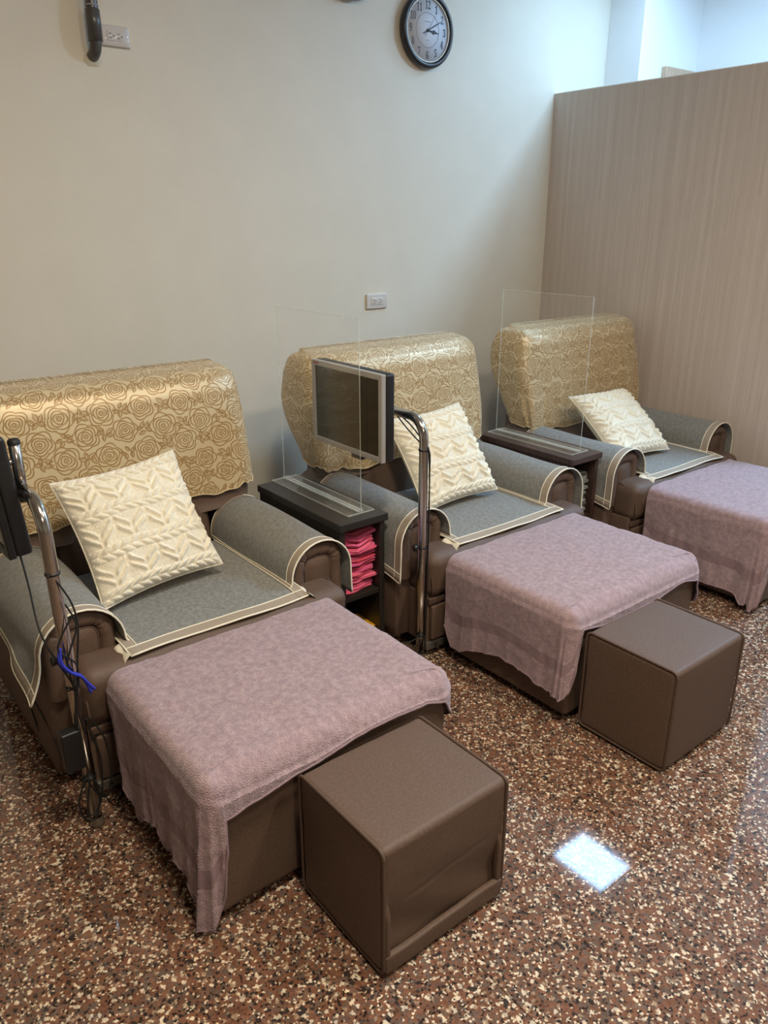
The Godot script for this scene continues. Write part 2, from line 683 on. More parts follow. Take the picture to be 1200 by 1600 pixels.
func build_lamps():
	for d in lamp_list():
		var t := thing("ceiling_lamp", d.label, "lamp", Vector3(d.x, CEIL, d.z))
		var g := geo(false)
		var w: float = d.w
		var l: float = d.l
		for s in [-1.0, 1.0]:
			g.box(Vector3(s * (w * 0.5 + 0.008), -0.011, 0), Vector3(0.016, 0.022, l + 0.032), 0.002)
			g.box(Vector3(0, -0.011, s * (l * 0.5 + 0.008)), Vector3(w, 0.022, 0.016), 0.002)
		put("frame", g, M.white_edge, t)
		g = geo(false)
		g.box(Vector3(0, -0.008, 0), Vector3(w, 0.012, l), 0.001)
		var m := mat(Color(0.9, 0.9, 0.9), 0.5)
		m.emission_enabled = true
		m.emission = d.c
		m.emission_energy_multiplier = d.glow
		put("diffuser", g, m, t)
		var a := AreaLight3D.new()
		a.name = "light"
		a.area_size = Vector2(w, l)
		a.light_color = d.c
		a.light_energy = d.e
		a.area_range = 12.0
		a.area_attenuation = 2.0
		a.shadow_enabled = true
		a.position = Vector3(0, -0.026, 0)
		a.rotation_degrees = Vector3(-90, 0, 0)
		t.add_child(a)

# ---------------------------------------------------------------- armchairs and what lies on them
const OZ := -2.2   # armchairs and their textiles have their base point here

func L(x: float, y: float, z: float) -> Vector3:
	return Vector3(x, y, z - OZ)

func build_chairs():
	var where := ["beside the pole tied with blue string", "between the black and the brown side table", "next to the striped partition"]
	var chair := make_chair()
	for i in 3:
		var c: Node3D = chair
		if i > 0:
			c = chair.duplicate()
			c.name = numbered("armchair")
			add_child(c)
		c.position = Vector3(CHAIR_X + PITCH * i, 0, OZ)
		tag(c, "brown upholstered recliner armchair " + where[i], "armchair", "recliner armchairs in a row")
	var arms := [["behind the pole tied with blue string", "beside the stack of pink cloths"],
		["behind the upright chrome pole", "next to the shelf of grey cloths"],
		["beyond the brown table", "touching the striped partition"]]
	for i in 3:
		var at := Vector3(CHAIR_X + PITCH * i, 0, OZ)
		back_cover(at, i, where[i])
		seat_mat(at, i, where[i])
		arm_cover(at, i, -1.0, arms[i][0])
		arm_cover(at, i, 1.0, arms[i][1])
	build_pillows()
	build_ottomans()
	build_stools()

# outline of an armrest's cross-section, over the top from the outside to the inside
func arm_curve(side: float, off: float, y_out: float, y_in: float, flare := 0.0, curl := 0.0) -> PackedVector2Array:
	var pts := PackedVector2Array()
	var r := 0.103 + off
	var cx := -0.38
	var cy := 0.437
	for k in 8:
		var t := k / 8.0
		pts.append(Vector2(cx - r - flare * pow(1.0 - t, 1.6), lerpf(y_out, cy, t)))
	for k in 17:
		var a := PI - PI * k / 16.0
		pts.append(Vector2(cx + cos(a) * r, cy + sin(a) * r))
	for k in range(1, 5):
		var t := k / 4.0
		pts.append(Vector2(cx + r + curl * t * t, lerpf(cy, y_in, t)))
	if side > 0.0:
		for k in pts.size():
			pts[k].x = -pts[k].x
	return pts

func tombstone(cx: float, hw: float, y0: float, y1: float, sharp := 0.9) -> PackedVector2Array:
	var pts := PackedVector2Array([Vector2(cx - hw, y0)])
	var cy := y1 - hw * sharp
	for k in 13:
		var a := PI - PI * k / 12.0
		var e := Vector2(cos(a), sin(a))
		e = Vector2(signf(e.x) * pow(absf(e.x), 0.62), pow(absf(e.y), 0.62))
		pts.append(Vector2(cx + e.x * hw, cy + e.y * hw * sharp))
	pts.append(Vector2(cx + hw, y0))
	return pts

func make_chair() -> Node3D:
	var t := Node3D.new()
	t.name = numbered("armchair")
	add_child(t)
	var g := geo()
	g.rbox(L(0, 0.155, -2.22), Vector3(0.84, 0.20, 0.74), 0.008, 2)
	put("base", g, M.brown, t)
	# lower front panel, rail and bolted metal strip
	g = geo()
	g.rbox(L(0, 0.135, -1.842), Vector3(0.80, 0.135, 0.022), 0.006, 2)
	put("front_panel", g, M.brown, t)
	g = geo()
	g.rbox(L(0, 0.222, -1.846), Vector3(0.82, 0.026, 0.02), 0.005, 2)
	put("front_rail", g, M.brown_pipe, t)
	g = geo(false)
	g.box(L(0, 0.044, -1.85), Vector3(0.84, 0.03, 0.03), 0.003)
	var strip := put("metal_strip", g, M.strip_steel, t)
	for x in [-0.38, -0.30, 0.0, 0.30, 0.38]:
		g = geo()
		g.lathe(PackedVector2Array([Vector2(0, 0.004), Vector2(0.005, 0.004), Vector2(0.006, 0.002), Vector2(0.006, 0)]), 10, L(x, 0.044, -1.835), Basis(Vector3.RIGHT, PI * 0.5))
		put("bolt", g, M.black, strip)
	for x in [-0.36, 0.36]:
		for z in [-1.93, -2.5]:
			g = geo()
			g.lathe(PackedVector2Array([Vector2(0, 0.07), Vector2(0.026, 0.07), Vector2(0.022, 0), Vector2(0, 0)]), 14, L(x, 0, z))
			put("foot", g, M.black_rubber, t)
	# padded front block and seat
	g = geo()
	g.rbox(L(0, 0.325, -1.885), Vector3(0.85, 0.172, 0.15), 0.045, 5, Vector3i(20, 3, 2), func(v): return v + Vector3(0, 0, 0.008 * wob(v, 9.0) + 0.006 * sin(v.y * 30.0)))
	var blk := put("front_cushion", g, M.brown, t)
	for s in [-1.0, 1.0]:
		g = geo()
		var loop := PackedVector3Array()
		for k in 13:
			var a := PI * 0.5 * k / 12.0
			loop.append(L(s * 0.412, 0.285 + 0.118 * sin(a), -1.93 + 0.109 * cos(a)))
		loop.insert(0, L(s * 0.412, 0.25, -1.822))
		g.tube(loop, 0.0035, 6)
		put("seam", g, M.brown_pipe, blk)
	g = geo()
	g.rbox(L(0, 0.31, -2.19), Vector3(0.56, 0.19, 0.52), 0.04, 4, Vector3i(10, 2, 10), func(v): return v + Vector3(0, 0.012 * (1.0 - pow(v.x / 0.28, 2.0)) * (1.0 - pow(v.z / 0.26, 2.0)) * signf(maxf(v.y, 0.0)), 0))
	put("seat_cushion", g, M.brown, t)
	# lower back between the arms, with a waist seam
	g = geo()
	var lean := Basis(Vector3.RIGHT, -0.16)
	g.rbox(L(0, 0.475, -2.525), Vector3(0.55, 0.30, 0.20), 0.07, 5, Vector3i(14, 6, 2), func(v): return v + Vector3(0, 0, 0.025 * signf(maxf(v.z, 0.0)) * cos(v.x * 5.2) * cos(v.y * 7.0) + 0.004 * wob(v, 8.0)), lean)
	put("lumbar_cushion", g, M.brown, t)
	g = geo()
	g.rbox(L(0, 0.34, -2.60), Vector3(0.78, 0.50, 0.12), 0.03, 3)
	put("back_frame", g, M.brown, t)
	# wide upper back
	g = geo()
	head_loft(g, 0.0, func(_a): return 0.525, 0.0, 64, 18, true)
	put("backrest", g, M.brown, t)
	for s in [-1.0, 1.0]:
		var outline := arm_curve(s, 0.0, 0.06, 0.06)
		g = geo()
		g.prism(outline, -2.60 - OZ, -1.935 - OZ, 0.012)
		var arm := put("armrest", g, M.brown, t)
		# gathered roll round the front of the arm
		var path := tombstone(s * 0.38, 0.072, 0.30, 0.512)
		g = geo()
		var rows := []
		for k in path.size() * 4 - 3:
			var f := k / 4.0
			var i := mini(int(f), path.size() - 2)
			var p := path[i].lerp(path[i + 1], f - i)
			var d := (path[i + 1] - path[i]).normalized()
			var nrm := Vector2(-d.y, d.x)
			var pleat := 1.0 - 0.10 * pow(absf(sin(f * PI * 0.5)), 8.0) * smoothstep(0.33, 0.42, p.y)
			var row := PackedVector3Array()
			for q in 9:
				var a := PI * q / 8.0
				row.append(L(p.x + nrm.x * cos(a) * 0.026 * pleat, p.y + nrm.y * cos(a) * 0.026 * pleat, -1.937 + sin(a) * 0.026 * pleat))
			rows.append(row)
		g.sheet(rows)
		put("pleated_roll", g, M.brown, arm)
		g = geo()
		g.prism(tombstone(s * 0.38, 0.05, 0.30, 0.488), -1.94 - OZ, -1.921 - OZ, 0.005)
		put("arm_front_panel", g, M.brown, arm)
		g = geo()
		var lp := PackedVector3Array()
		for p in tombstone(s * 0.38, 0.049, 0.30, 0.487):
			lp.append(L(p.x, p.y, -1.923))
		g.tube(lp, 0.0028, 6)
		put("piping", g, M.brown_pipe, arm)
	return t

const ZF := [[0.50, -2.425], [0.60, -2.425], [0.70, -2.434], [0.80, -2.447], [0.90, -2.464], [0.95, -2.478], [0.982, -2.502], [1.002, -2.548], [1.012, -2.625]]
const ZB := [[0.50, -2.56], [0.60, -2.605], [0.68, -2.67], [0.77, -2.73], [0.86, -2.75], [0.94, -2.735], [0.985, -2.70], [1.012, -2.645]]
const HW := [[0.50, 0.43], [0.60, 0.445], [0.75, 0.452], [0.88, 0.450], [0.94, 0.444], [0.985, 0.428], [1.012, 0.395]]

func curve_at(table: Array, x: float) -> float:
	var n := table.size()
	x = clampf(x, table[0][0], table[n - 1][0])
	for i in n - 1:
		if x <= table[i + 1][0]:
			var t: float = (x - table[i][0]) / (table[i + 1][0] - table[i][0])
			var a: Array = table[maxi(i - 1, 0)]
			var d: Array = table[mini(i + 2, n - 1)]
			return cubic_interpolate_in_time(table[i][1], table[i + 1][1], a[1], d[1], t, table[i + 1][0] - table[i][0], a[0] - table[i][0], d[0] - table[i][0])
	return table[n - 1][1]

# a padded slab built from rounded rings; `hem` gives the lower edge for each direction
func head_loft(g: Geo, off: float, hem: Callable, loose: float, around: int, levels: int, bottom: bool, sd := 0.0) -> void:
	var rows := []
	var uvs := []
	var ulen := PackedFloat32Array([0.0])
	var last := Vector2.ZERO
	for i in around + 1:
		var a := TAU * i / around - PI * 0.5
		var p := ring_point(a, 0.8, 0.0)
		if i > 0:
			ulen.append(ulen[i - 1] + p.distance_to(last))
		last = p
	for j in levels + 1:
		var v := float(j) / levels
		v = 1.0 - pow(1.0 - v, 1.7)
		var row := PackedVector3Array()
		var uv := PackedVector2Array()
		for i in around + 1:
			var a := TAU * i / around - PI * 0.5
			var y0: float = hem.call(a)
			var y := lerpf(y0, 1.012, v)
			var p := ring_point(a, y, off)
			var drop := 1.0 - v
			if loose > 0.0:
				var out := p - Vector2(0, -2.58)
				out = Vector2(out.x * 0.6, out.y).normalized()
				var corner := absf(sin(2.0 * a))
				var f := noise_a.get_noise_3d(ulen[i] * 5.5, y * 1.4, sd) * 1.7 + 0.6 * noise_a.get_noise_3d(ulen[i] * 13.0, y * 2.2, sd + 9.0)
				p += out * loose * (0.35 + f) * (0.25 + 0.75 * drop) * smoothstep(0.15, 0.5, drop) * (0.3 + 0.7 * corner)
			if i < around:
				row.append(L(p.x, y + off * smoothstep(0.5, 1.0, v), p.y))
			uv.append(Vector2(ulen[i], -front_length(y)))
		rows.append(row)
		uvs.append(uv)
	var from := g.P.size()
	g.sheet(rows, uvs, true, false)
	# close the ridge and, for the cushion, the underside
	for e in ([levels, 0] if bottom else [levels]):
		var row: PackedVector3Array = rows[e]
		var uvr: PackedVector2Array = uvs[e]
		var n := row.size()
		for i in range(n / 4, n * 3 / 4):
			var o := posmod(n / 2 - i, n)
			var o2 := posmod(n / 2 - i - 1, n)
			if e == levels:
				g.quad(row[o], row[o2], row[i + 1], row[i], uvr[i], uvr[i + 1], uvr[i + 1], uvr[i])
			else:
				g.quad(row[i], row[i + 1], row[o2], row[o], uvr[i], uvr[i + 1], uvr[i + 1], uvr[i])
	g.settle(from)

# length along the front of the slab up to height y
var front_table := []
func front_length(y: float) -> float:
	if front_table.is_empty():
		var sum := 0.0
		for k in 104:
			var a := 0.5 + 0.512 * k / 103.0
			front_table.append([a, sum])
			sum += Vector2(0.512 / 103.0, curve_at(ZF, a + 0.512 / 103.0) - curve_at(ZF, a)).length()
	var f := clampf((y - 0.5) / 0.512 * 103.0, 0.0, 102.999)
	return lerpf(front_table[int(f)][1], front_table[int(f) + 1][1], f - int(f))

func ring_point(a: float, y: float, off: float) -> Vector2:
	var zf := curve_at(ZF, y) + off
	var zb := curve_at(ZB, y) - off
	var w := curve_at(HW, y) + off
	var c := cos(a)
	var s := sin(a)
	# starts at the back (a = -90 deg), passes the right side, then the front
	return Vector2(w * signf(c) * pow(absf(c), 0.36), (zf + zb) * 0.5 + (zf - zb) * 0.5 * signf(s) * pow(absf(s), 0.42))

func back_cover(at: Vector3, i: int, where: String) -> void:
	var t := thing("back_cover", "rose-patterned satin back cover on the armchair " + where, "chair cover", at, "rose patterned back covers")
	var g := geo()
	var low: float = [0.592, 0.562, 0.535][i]
	var loose: float = [0.010, 0.015, 0.030][i]
	var hem := func(a: float) -> float: return low + 0.05 * (0.5 - 0.5 * sin(a)) + 0.006 * sin(a * 9.0 + i) + 0.004 * sin(a * 23.0 + i * 2.0)
	head_loft(g, 0.011, hem, loose, 132, 40, false, i * 3.7)
	put("satin", g, M.gold, t)
	# stitched lower edge
	g = geo()
	var path := PackedVector3Array()
	for k in 133:
		var a := TAU * k / 132 - PI * 0.5
		var y: float = hem.call(a)
		path.append(Vector3.ZERO)
		path[k] = g_point(a, y, 0.012, loose, i * 3.7)
	g.tube(path, 0.0022, 5, false)
	put("hem", g, M.gold, t)

func g_point(a: float, y: float, off: float, loose: float, sd: float) -> Vector3:
	var p := ring_point(a, y, off)
	var out := p - Vector2(0, -2.58)
	out = Vector2(out.x * 0.6, out.y).normalized()
	var corner := absf(sin(2.0 * a))
	var u := 0.0
	var last := ring_point(-PI * 0.5, 0.8, 0.0)
	var steps := int(round((a + PI * 0.5) / TAU * 132))
	for k in range(1, steps + 1):
		var q := ring_point(TAU * k / 132 - PI * 0.5, 0.8, 0.0)
		u += q.distance_to(last)
		last = q
	var f := noise_a.get_noise_3d(u * 5.5, y * 1.4, sd) * 1.7 + 0.6 * noise_a.get_noise_3d(u * 13.0, y * 2.2, sd + 9.0)
	p += out * loose * (0.35 + f) * (0.3 + 0.7 * corner)
	return L(p.x, y, p.y)

func shell(outer: Array, thick: float) -> Array:
	# gives a strip of profiles (arrays of Vector3 in planes of constant z) a back, as closed rings
	var rows := []
	for r in outer:
		var row := PackedVector3Array(r)
		var n := row.size()
		for k in range(n - 1, -1, -1):
			var a: Vector3 = r[maxi(k - 1, 0)]
			var b: Vector3 = r[mini(k + 1, n - 1)]
			var d := (b - a).normalized()
			var nrm := Vector3(d.y, -d.x, 0)
			row.append(r[k] + nrm * thick)
		rows.append(row)
	return rows

func arm_cover(at: Vector3, i: int, side: float, where: String) -> void:
	var t := thing("armrest_cover", "grey suede cover with pale binding on the armrest " + where, "armrest cover", at, "grey armrest covers")
	var free_side := i == 0 and side < 0.0
	var y_out := 0.345 if free_side else (0.33 if side < 0.0 else 0.335)
	var z0 := -2.44
	var z1 := -1.897
	var prof := func(z: float, off: float) -> PackedVector2Array:
		var f := (z - z0) / (z1 - z0)
		var fl := (0.05 * pow(f, 2.0) + 0.012 * sin(f * 11.0) * f) if free_side else 0.004
		var yo := y_out + (0.012 * sin(f * 9.0 + 1.0) + 0.03 * (1.0 - f) - 0.015 * pow(f, 6.0) if free_side else (-0.03 * pow(f, 4.0) if side < 0.0 else 0.0))
		var cu: float = (0.012 + 0.01 * sin(f * 7.0 + i)) * f
		if side < 0.0 and i > 0:
			cu += 0.0
		return arm_curve(side, 0.009 + off + 0.003 * sin(f * 5.0 + i), yo, 0.418, fl, cu - 0.008 * pow(f, 8.0))
	var make := func(za: float, zb: float, n: int, off: float, thick: float, from := 0, to := 999) -> Geo:
		var g := geo()
		var outer := []
		for k in n + 1:
			var z := lerpf(za, zb, float(k) / n)
			var p: PackedVector2Array = prof.call(z, off)
			var row := []
			for m in range(from, mini(to, p.size())):
				row.append(L(p[m].x, p[m].y, z))
			outer.append(row)
		g.sheet(shell(outer, -thick * side * -1.0), [], true)
		return g
	put("suede", make.call(z0, z1, 22, 0.0, 0.003), M.grey, t)
	var bw := 0.034
	put("binding", make.call(z1 - bw, z1 + 0.002, 4, 0.0025, 0.002), M.band, t)
	put("binding", make.call(z0 - 0.002, z0 + 0.024, 3, 0.0025, 0.002), M.band, t)
	# lower bindings along both long edges
	put("binding", make.call(z0, z1, 20, 0.0028, 0.002, 26, 30), M.band, t)
	put("binding", make.call(z0, z1, 20, 0.0028, 0.002, 0, 3), M.band, t)
	for z in [z1 + 0.001, z1 - bw, z0]:
		var path := PackedVector3Array()
		for p in prof.call(z, 0.004):
			path.append(L(p.x, p.y, z))
		var g := geo()
		g.tube(path, 0.0030 if z > z1 else 0.0020, 6)
		put("piping", g, M.pipe_white, t)
	for m in [0, 2, 26, 28]:
		var path := PackedVector3Array()
		for k in 23:
			var z := lerpf(z0, z1, k / 22.0)
			var p: PackedVector2Array = prof.call(z, 0.005)
			path.append(L(p[m].x, p[m].y, z))
		var g := geo()
		g.tube(path, 0.0019, 6)
		put("piping", g, M.pipe_white, t)

func seat_mat(at: Vector3, i: int, where: String) -> void:
	var t := thing("seat_mat", "grey seat mat on the armchair " + where, "seat mat", at, "grey seat mats")
	var x0 := -0.285
	var x1 := 0.285
	var z0 := -2.40
	var z1 := -1.828
	var height := func(x: float, z: float) -> float:
		var f := smoothstep(-1.90, -1.82, z)
		var y := 0.4215 + 0.010 * (1.0 - pow(x / 0.285, 2.0)) * smoothstep(-1.86, -2.0, z) * smoothstep(-2.41, -2.3, z)
		return y - 0.008 * f + 0.0035 * f * sin(x * 21.0 + i * 2.0) + 0.0018 * wob(Vector3(x, z, i), 5.0)
	var edge := func(x: float, z: float) -> float:
		return z + 0.006 * sin(x * 17.0 + i * 1.7) * smoothstep(-1.95, -1.83, z)
	var piece := func(xa: float, xb: float, za: float, zb: float, up: float, nx: int, nz: int) -> Geo:
		var g := geo()
		var rows := []
		for j in nz + 1:
			var row := PackedVector3Array()
			for k in nx + 1:
				var x := lerpf(xa, xb, float(k) / nx)
				var z := lerpf(za, zb, float(j) / nz)
				row.append(L(x, height.call(x, z) + up, edge.call(x, z)))
			for k in range(nx, -1, -1):
				var p := row[k]
				row.append(p - Vector3(0, 0.003, 0))
			rows.append(row)
		g.sheet(rows, [], true)
		return g
	put("suede", piece.call(x0, x1, z0, z1, 0.0, 30, 30), M.grey, t)
	put("binding", piece.call(x0, x1, z1 - 0.035, z1 + 0.003, 0.0022, 30, 4), M.band, t)
	put("binding", piece.call(x0 - 0.002, x0 + 0.032, z0, z1, 0.0022, 4, 30), M.band, t)
	put("binding", piece.call(x1 - 0.032, x1 + 0.002, z0, z1, 0.0022, 4, 30), M.band, t)
	# front corners of the mat hang over and show the pale lining
	for c in ([-1.0, 1.0] if i == 0 else [-1.0]):
		var g := geo()
		var rows := []
		for j in 6:
			var f := j / 5.0
			var row := PackedVector3Array()
			for k in 8:
				var q := k / 7.0
				row.append(L(c * (0.283 + 0.020 * sin(f * PI * 0.5)), 0.4215 - 0.026 * f * (0.4 + 0.6 * q) + 0.003 * sin(q * 9.0), lerpf(-1.90, -1.822, q) + 0.004 * f))
			rows.append(row)
		g.sheet(rows)
		put("turned_corner", g, M.pipe_white, t)
	for e in [[x0, z1 - 0.035, x1, z1 - 0.035, 0.0018], [x0, z1 + 0.003, x1, z1 + 0.003, 0.003], [x0 + 0.032, z0, x0 + 0.032, z1 - 0.035, 0.0018], [x1 - 0.032, z0, x1 - 0.032, z1 - 0.035, 0.0018], [x0, z0, x0, z1, 0.0026], [x1, z0, x1, z1, 0.0026]]:
		var path := PackedVector3Array()
		for k in 31:
			var x := lerpf(e[0], e[2], k / 30.0)
			var z := lerpf(e[1], e[3], k / 30.0)
			path.append(L(x, height.call(x, z) + 0.0026, edge.call(x, z)))
		var g := geo()
		g.tube(path, e[4], 6)
		put("piping", g, M.pipe_white, t)

# ---------------------------------------------------------------- cushions
func rope(u: float, v: float, v0: float, w: float, count: float) -> float:
	var d := (v - v0) / (w * 0.5)
	if absf(d) >= 1.0:
		return 0.0
	var s := fposmod(u * count + d * 0.42, 1.0)
	return sqrt(1.0 - d * d) * (1.0 - pow(absf(2.0 * s - 1.0), 3.0))

func knit(u: float, v: float) -> float:
	# bands of twisted cable with zigzag lozenges between them
	u += 0.006 * sin(v * 31.0)
	v += 0.008 * sin(u * 13.0)
	var h := 0.0
	for b in [0.055, 0.36, 0.66, 0.95]:
		var bb: float = b
		h = maxf(h, rope(u, v, bb - 0.026, 0.054, 13.0))
		h = maxf(h, rope(1.0 - u, v, bb + 0.026, 0.054, 13.0))
	for z in [[0.105, 0.315], [0.41, 0.61], [0.71, 0.90]]:
		var lo: float = z[0]
		var hi: float = z[1]
		if v > lo and v < hi:
			var t := (v - lo) / (hi - lo)
			var fade := smoothstep(0.0, 0.1, t) * smoothstep(1.0, 0.9, t)
			# two zigzags of short fat stitches
			var w := fposmod(u * 4.0, 1.0)
			var zig := absf(2.0 * w - 1.0) * 2.0 - 1.0
			var gap := smoothstep(0.02, 0.09, minf(w, 1.0 - w)) * smoothstep(0.02, 0.09, absf(w - 0.5))
			for o in [-0.034, 0.034]:
				var dist := absf(v - (lo + hi) * 0.5 - o - 0.052 * zig) * 0.76
				h = maxf(h, fade * gap * smoothstep(0.024, 0.0, dist))
	return h

func pillow_mesh() -> ArrayMesh:
	var g := geo()
	var n := 176
	var half := 0.20
	for face in [1.0, -1.0]:
		var rows := []
		var m := n if face > 0.0 else 40
		for j in m + 1:
			var row := PackedVector3Array()
			for k in m + 1:
				var x := 2.0 * k / m - 1.0
				var y := 2.0 * j / m - 1.0
				var px := half * x * (1.0 - 0.075 * (1.0 - y * y) * absf(x))
				var py := half * y * (1.0 - 0.075 * (1.0 - x * x) * absf(y))
				var full := pow(maxf(1.0 - pow(absf(x), 2.4), 0.0), 0.52) * pow(maxf(1.0 - pow(absf(y), 2.4), 0.0), 0.52)
				var z := 0.072 * full
				if face > 0.0:
					z += (0.0100 * knit(k / float(m), j / float(m)) + 0.005 * wob(Vector3(px, py, 2.0), 12.0) + 0.0018 * wob(Vector3(px, py, 5.0), 70.0)) * smoothstep(0.0, 0.25, full)
				row.append(Vector3(px, py, face * z))
			rows.append(row)
		g.sheet(rows, [], false, false)
		if face > 0.0:
			for q in range(0, g.P.size(), 3):
				var tmp := g.P[q + 1]; g.P[q + 1] = g.P[q + 2]; g.P[q + 2] = tmp
	g.settle(0)
	return g.mesh()

func build_pillows():
	var mesh := pillow_mesh()
	# corners seen in place: lower left, lower right, upper left, upper right
	var c := [
		[Vector3(0.650, 0.435, -2.080), Vector3(1.030, 0.440, -2.140), Vector3(0.572, 0.758, -2.330), Vector3(0.985, 0.800, -2.335)],
		[Vector3(1.860, 0.440, -2.120), Vector3(2.280, 0.440, -2.125), Vector3(1.885, 0.735, -2.350), Vector3(2.275, 0.760, -2.345)],
		[Vector3(3.085, 0.440, -2.060), Vector3(3.450, 0.435, -2.035), Vector3(2.955, 0.660, -2.345), Vector3(3.345, 0.655, -2.325)]]
	var labels := ["cream cable-knit cushion on the armchair beside the pole tied with blue string", "cream cable-knit cushion on the middle armchair behind the chrome pole", "cream cable-knit cushion leaning over on the armchair next to the striped partition"]
	for i in 3:
		var t := thing("cushion", labels[i], "cushion", (c[i][0] + c[i][1] + c[i][2] + c[i][3]) * 0.25, "cream knitted cushions")
		var bx: Vector3 = ((c[i][1] - c[i][0]) + (c[i][3] - c[i][2])).normalized()
		var up: Vector3 = ((c[i][2] - c[i][0]) + (c[i][3] - c[i][1])).normalized()
		var bz := bx.cross(up).normalized()
		var by := bz.cross(bx).normalized()
		var skew := 0.5
		t.basis = Basis(bx, by.lerp(up, skew).normalized(), bz).orthonormalized()
		t.position += bz * 0.040 + Vector3(-0.016, -0.004, 0)
		put_mesh("knitted_case", mesh, M.cream, t)
		var g := geo()
		var path := PackedVector3Array()
		for k in 81:
			var s := k / 20.0
			var e := int(s) % 4
			var f := (s - int(s)) * 2.0 - 1.0
			var q: Vector2 = [Vector2(f, -1), Vector2(1, f), Vector2(-f, 1), Vector2(-1, -f)][e]
			path.append(Vector3(0.2 * q.x * (1.0 - 0.075 * (1.0 - q.y * q.y) * absf(q.x)), 0.2 * q.y * (1.0 - 0.075 * (1.0 - q.x * q.x) * absf(q.y)), 0))
		g.tube(path, 0.003, 6, false)
		put("edge_seam", g, M.cream, t)

# ---------------------------------------------------------------- ottomans, towels, footstools
const QZ := -1.53

func build_ottomans():
	var by := ["near the pole tied with blue string", "beside the second footstool and the upright chrome pole", "next to the striped partition"]
	for i in 3:
		var at := Vector3(CHAIR_X + PITCH * i, 0, QZ)
		var t := thing("ottoman", "brown upholstered ottoman under the mauve towel " + by[i], "ottoman", at, "ottomans in front of the armchairs")
		var g := geo()
		g.rbox(Vector3(0, 0.205, 0), Vector3(0.69, 0.36, 0.53), 0.018, 3, Vector3i(8, 5, 8), func(v): return v * (1.0 + 0.006 * wob(v, 5.0)))
		var body := put("body", g, M.brown, t)
		for s in [-1.0, 1.0]:
			g = geo()
			g.tube(rect_loop(0.165, 0.25, 0.02, s * 0.338, 0.205), 0.0042, 7, false)
			put("piping", g, M.brown_pipe, body)
		for x in [-0.29, 0.29]:
			for z in [-0.22, 0.22]:
				g = geo()
				g.lathe(PackedVector2Array([Vector2(0, 0.028), Vector2(0.022, 0.028), Vector2(0.02, 0), Vector2(0, 0)]), 12, Vector3(x, 0, z))
				put("foot", g, M.black_rubber, t)
		towel(at, i, by[i])

# closed loop of a rounded rectangle in the plane x = const (half height, half depth)
func rect_loop(hh: float, hd: float, r: float, x: float, cy: float, cz := 0.0) -> PackedVector3Array:
	var out := PackedVector3Array()
	for q in 4:
		var c: Vector2 = [Vector2(1, 1), Vector2(-1, 1), Vector2(-1, -1), Vector2(1, -1)][q]
		for k in 5:
			var a := PI * 0.5 * (q + k / 4.0)
			out.append(Vector3(x, cy + c.y * (hh - r) + sin(a) * r, cz + c.x * (hd - r) + cos(a) * r))
	out.append(out[0])
	return out

# lower edge of each towel along its way: left side 0..1, corner 1..2, front 2..3, corner 3..4, right side 4..5
const HEMS := [
	[[0, 0.15], [0.1, 0.09], [0.2, 0.048], [0.35, 0.10], [0.5, 0.115], [0.57, 0.072], [0.75, 0.10], [0.9, 0.085], [1.0, 0.05], [1.2, 0.03], [1.4, 0.010], [1.55, 0.025], [1.75, 0.08], [1.92, 0.22], [2.0, 0.295], [2.1, 0.308], [2.3, 0.325], [2.65, 0.352], [2.9, 0.345], [3.0, 0.325], [3.4, 0.275], [4, 0.24], [5, 0.22]],
	[[0, 0.14], [0.06, 0.062], [0.15, 0.068], [0.3, 0.105], [0.55, 0.132], [0.78, 0.128], [0.92, 0.11], [1.1, 0.115], [1.35, 0.10], [1.6, 0.13], [1.85, 0.25], [2.0, 0.335], [2.2, 0.315], [2.6, 0.315], [2.85, 0.335], [3.0, 0.315], [3.4, 0.22], [4, 0.20], [5, 0.2]],
	[[0, 0.15], [0.1, 0.10], [0.3, 0.085], [0.6, 0.065], [0.8, 0.068], [0.9, 0.062], [0.97, 0.03], [1.1, 0.05], [1.3, 0.012], [1.45, 0.03], [1.7, 0.13], [2.0, 0.28], [2.3, 0.30], [3, 0.30], [4, 0.22], [5, 0.2]]]

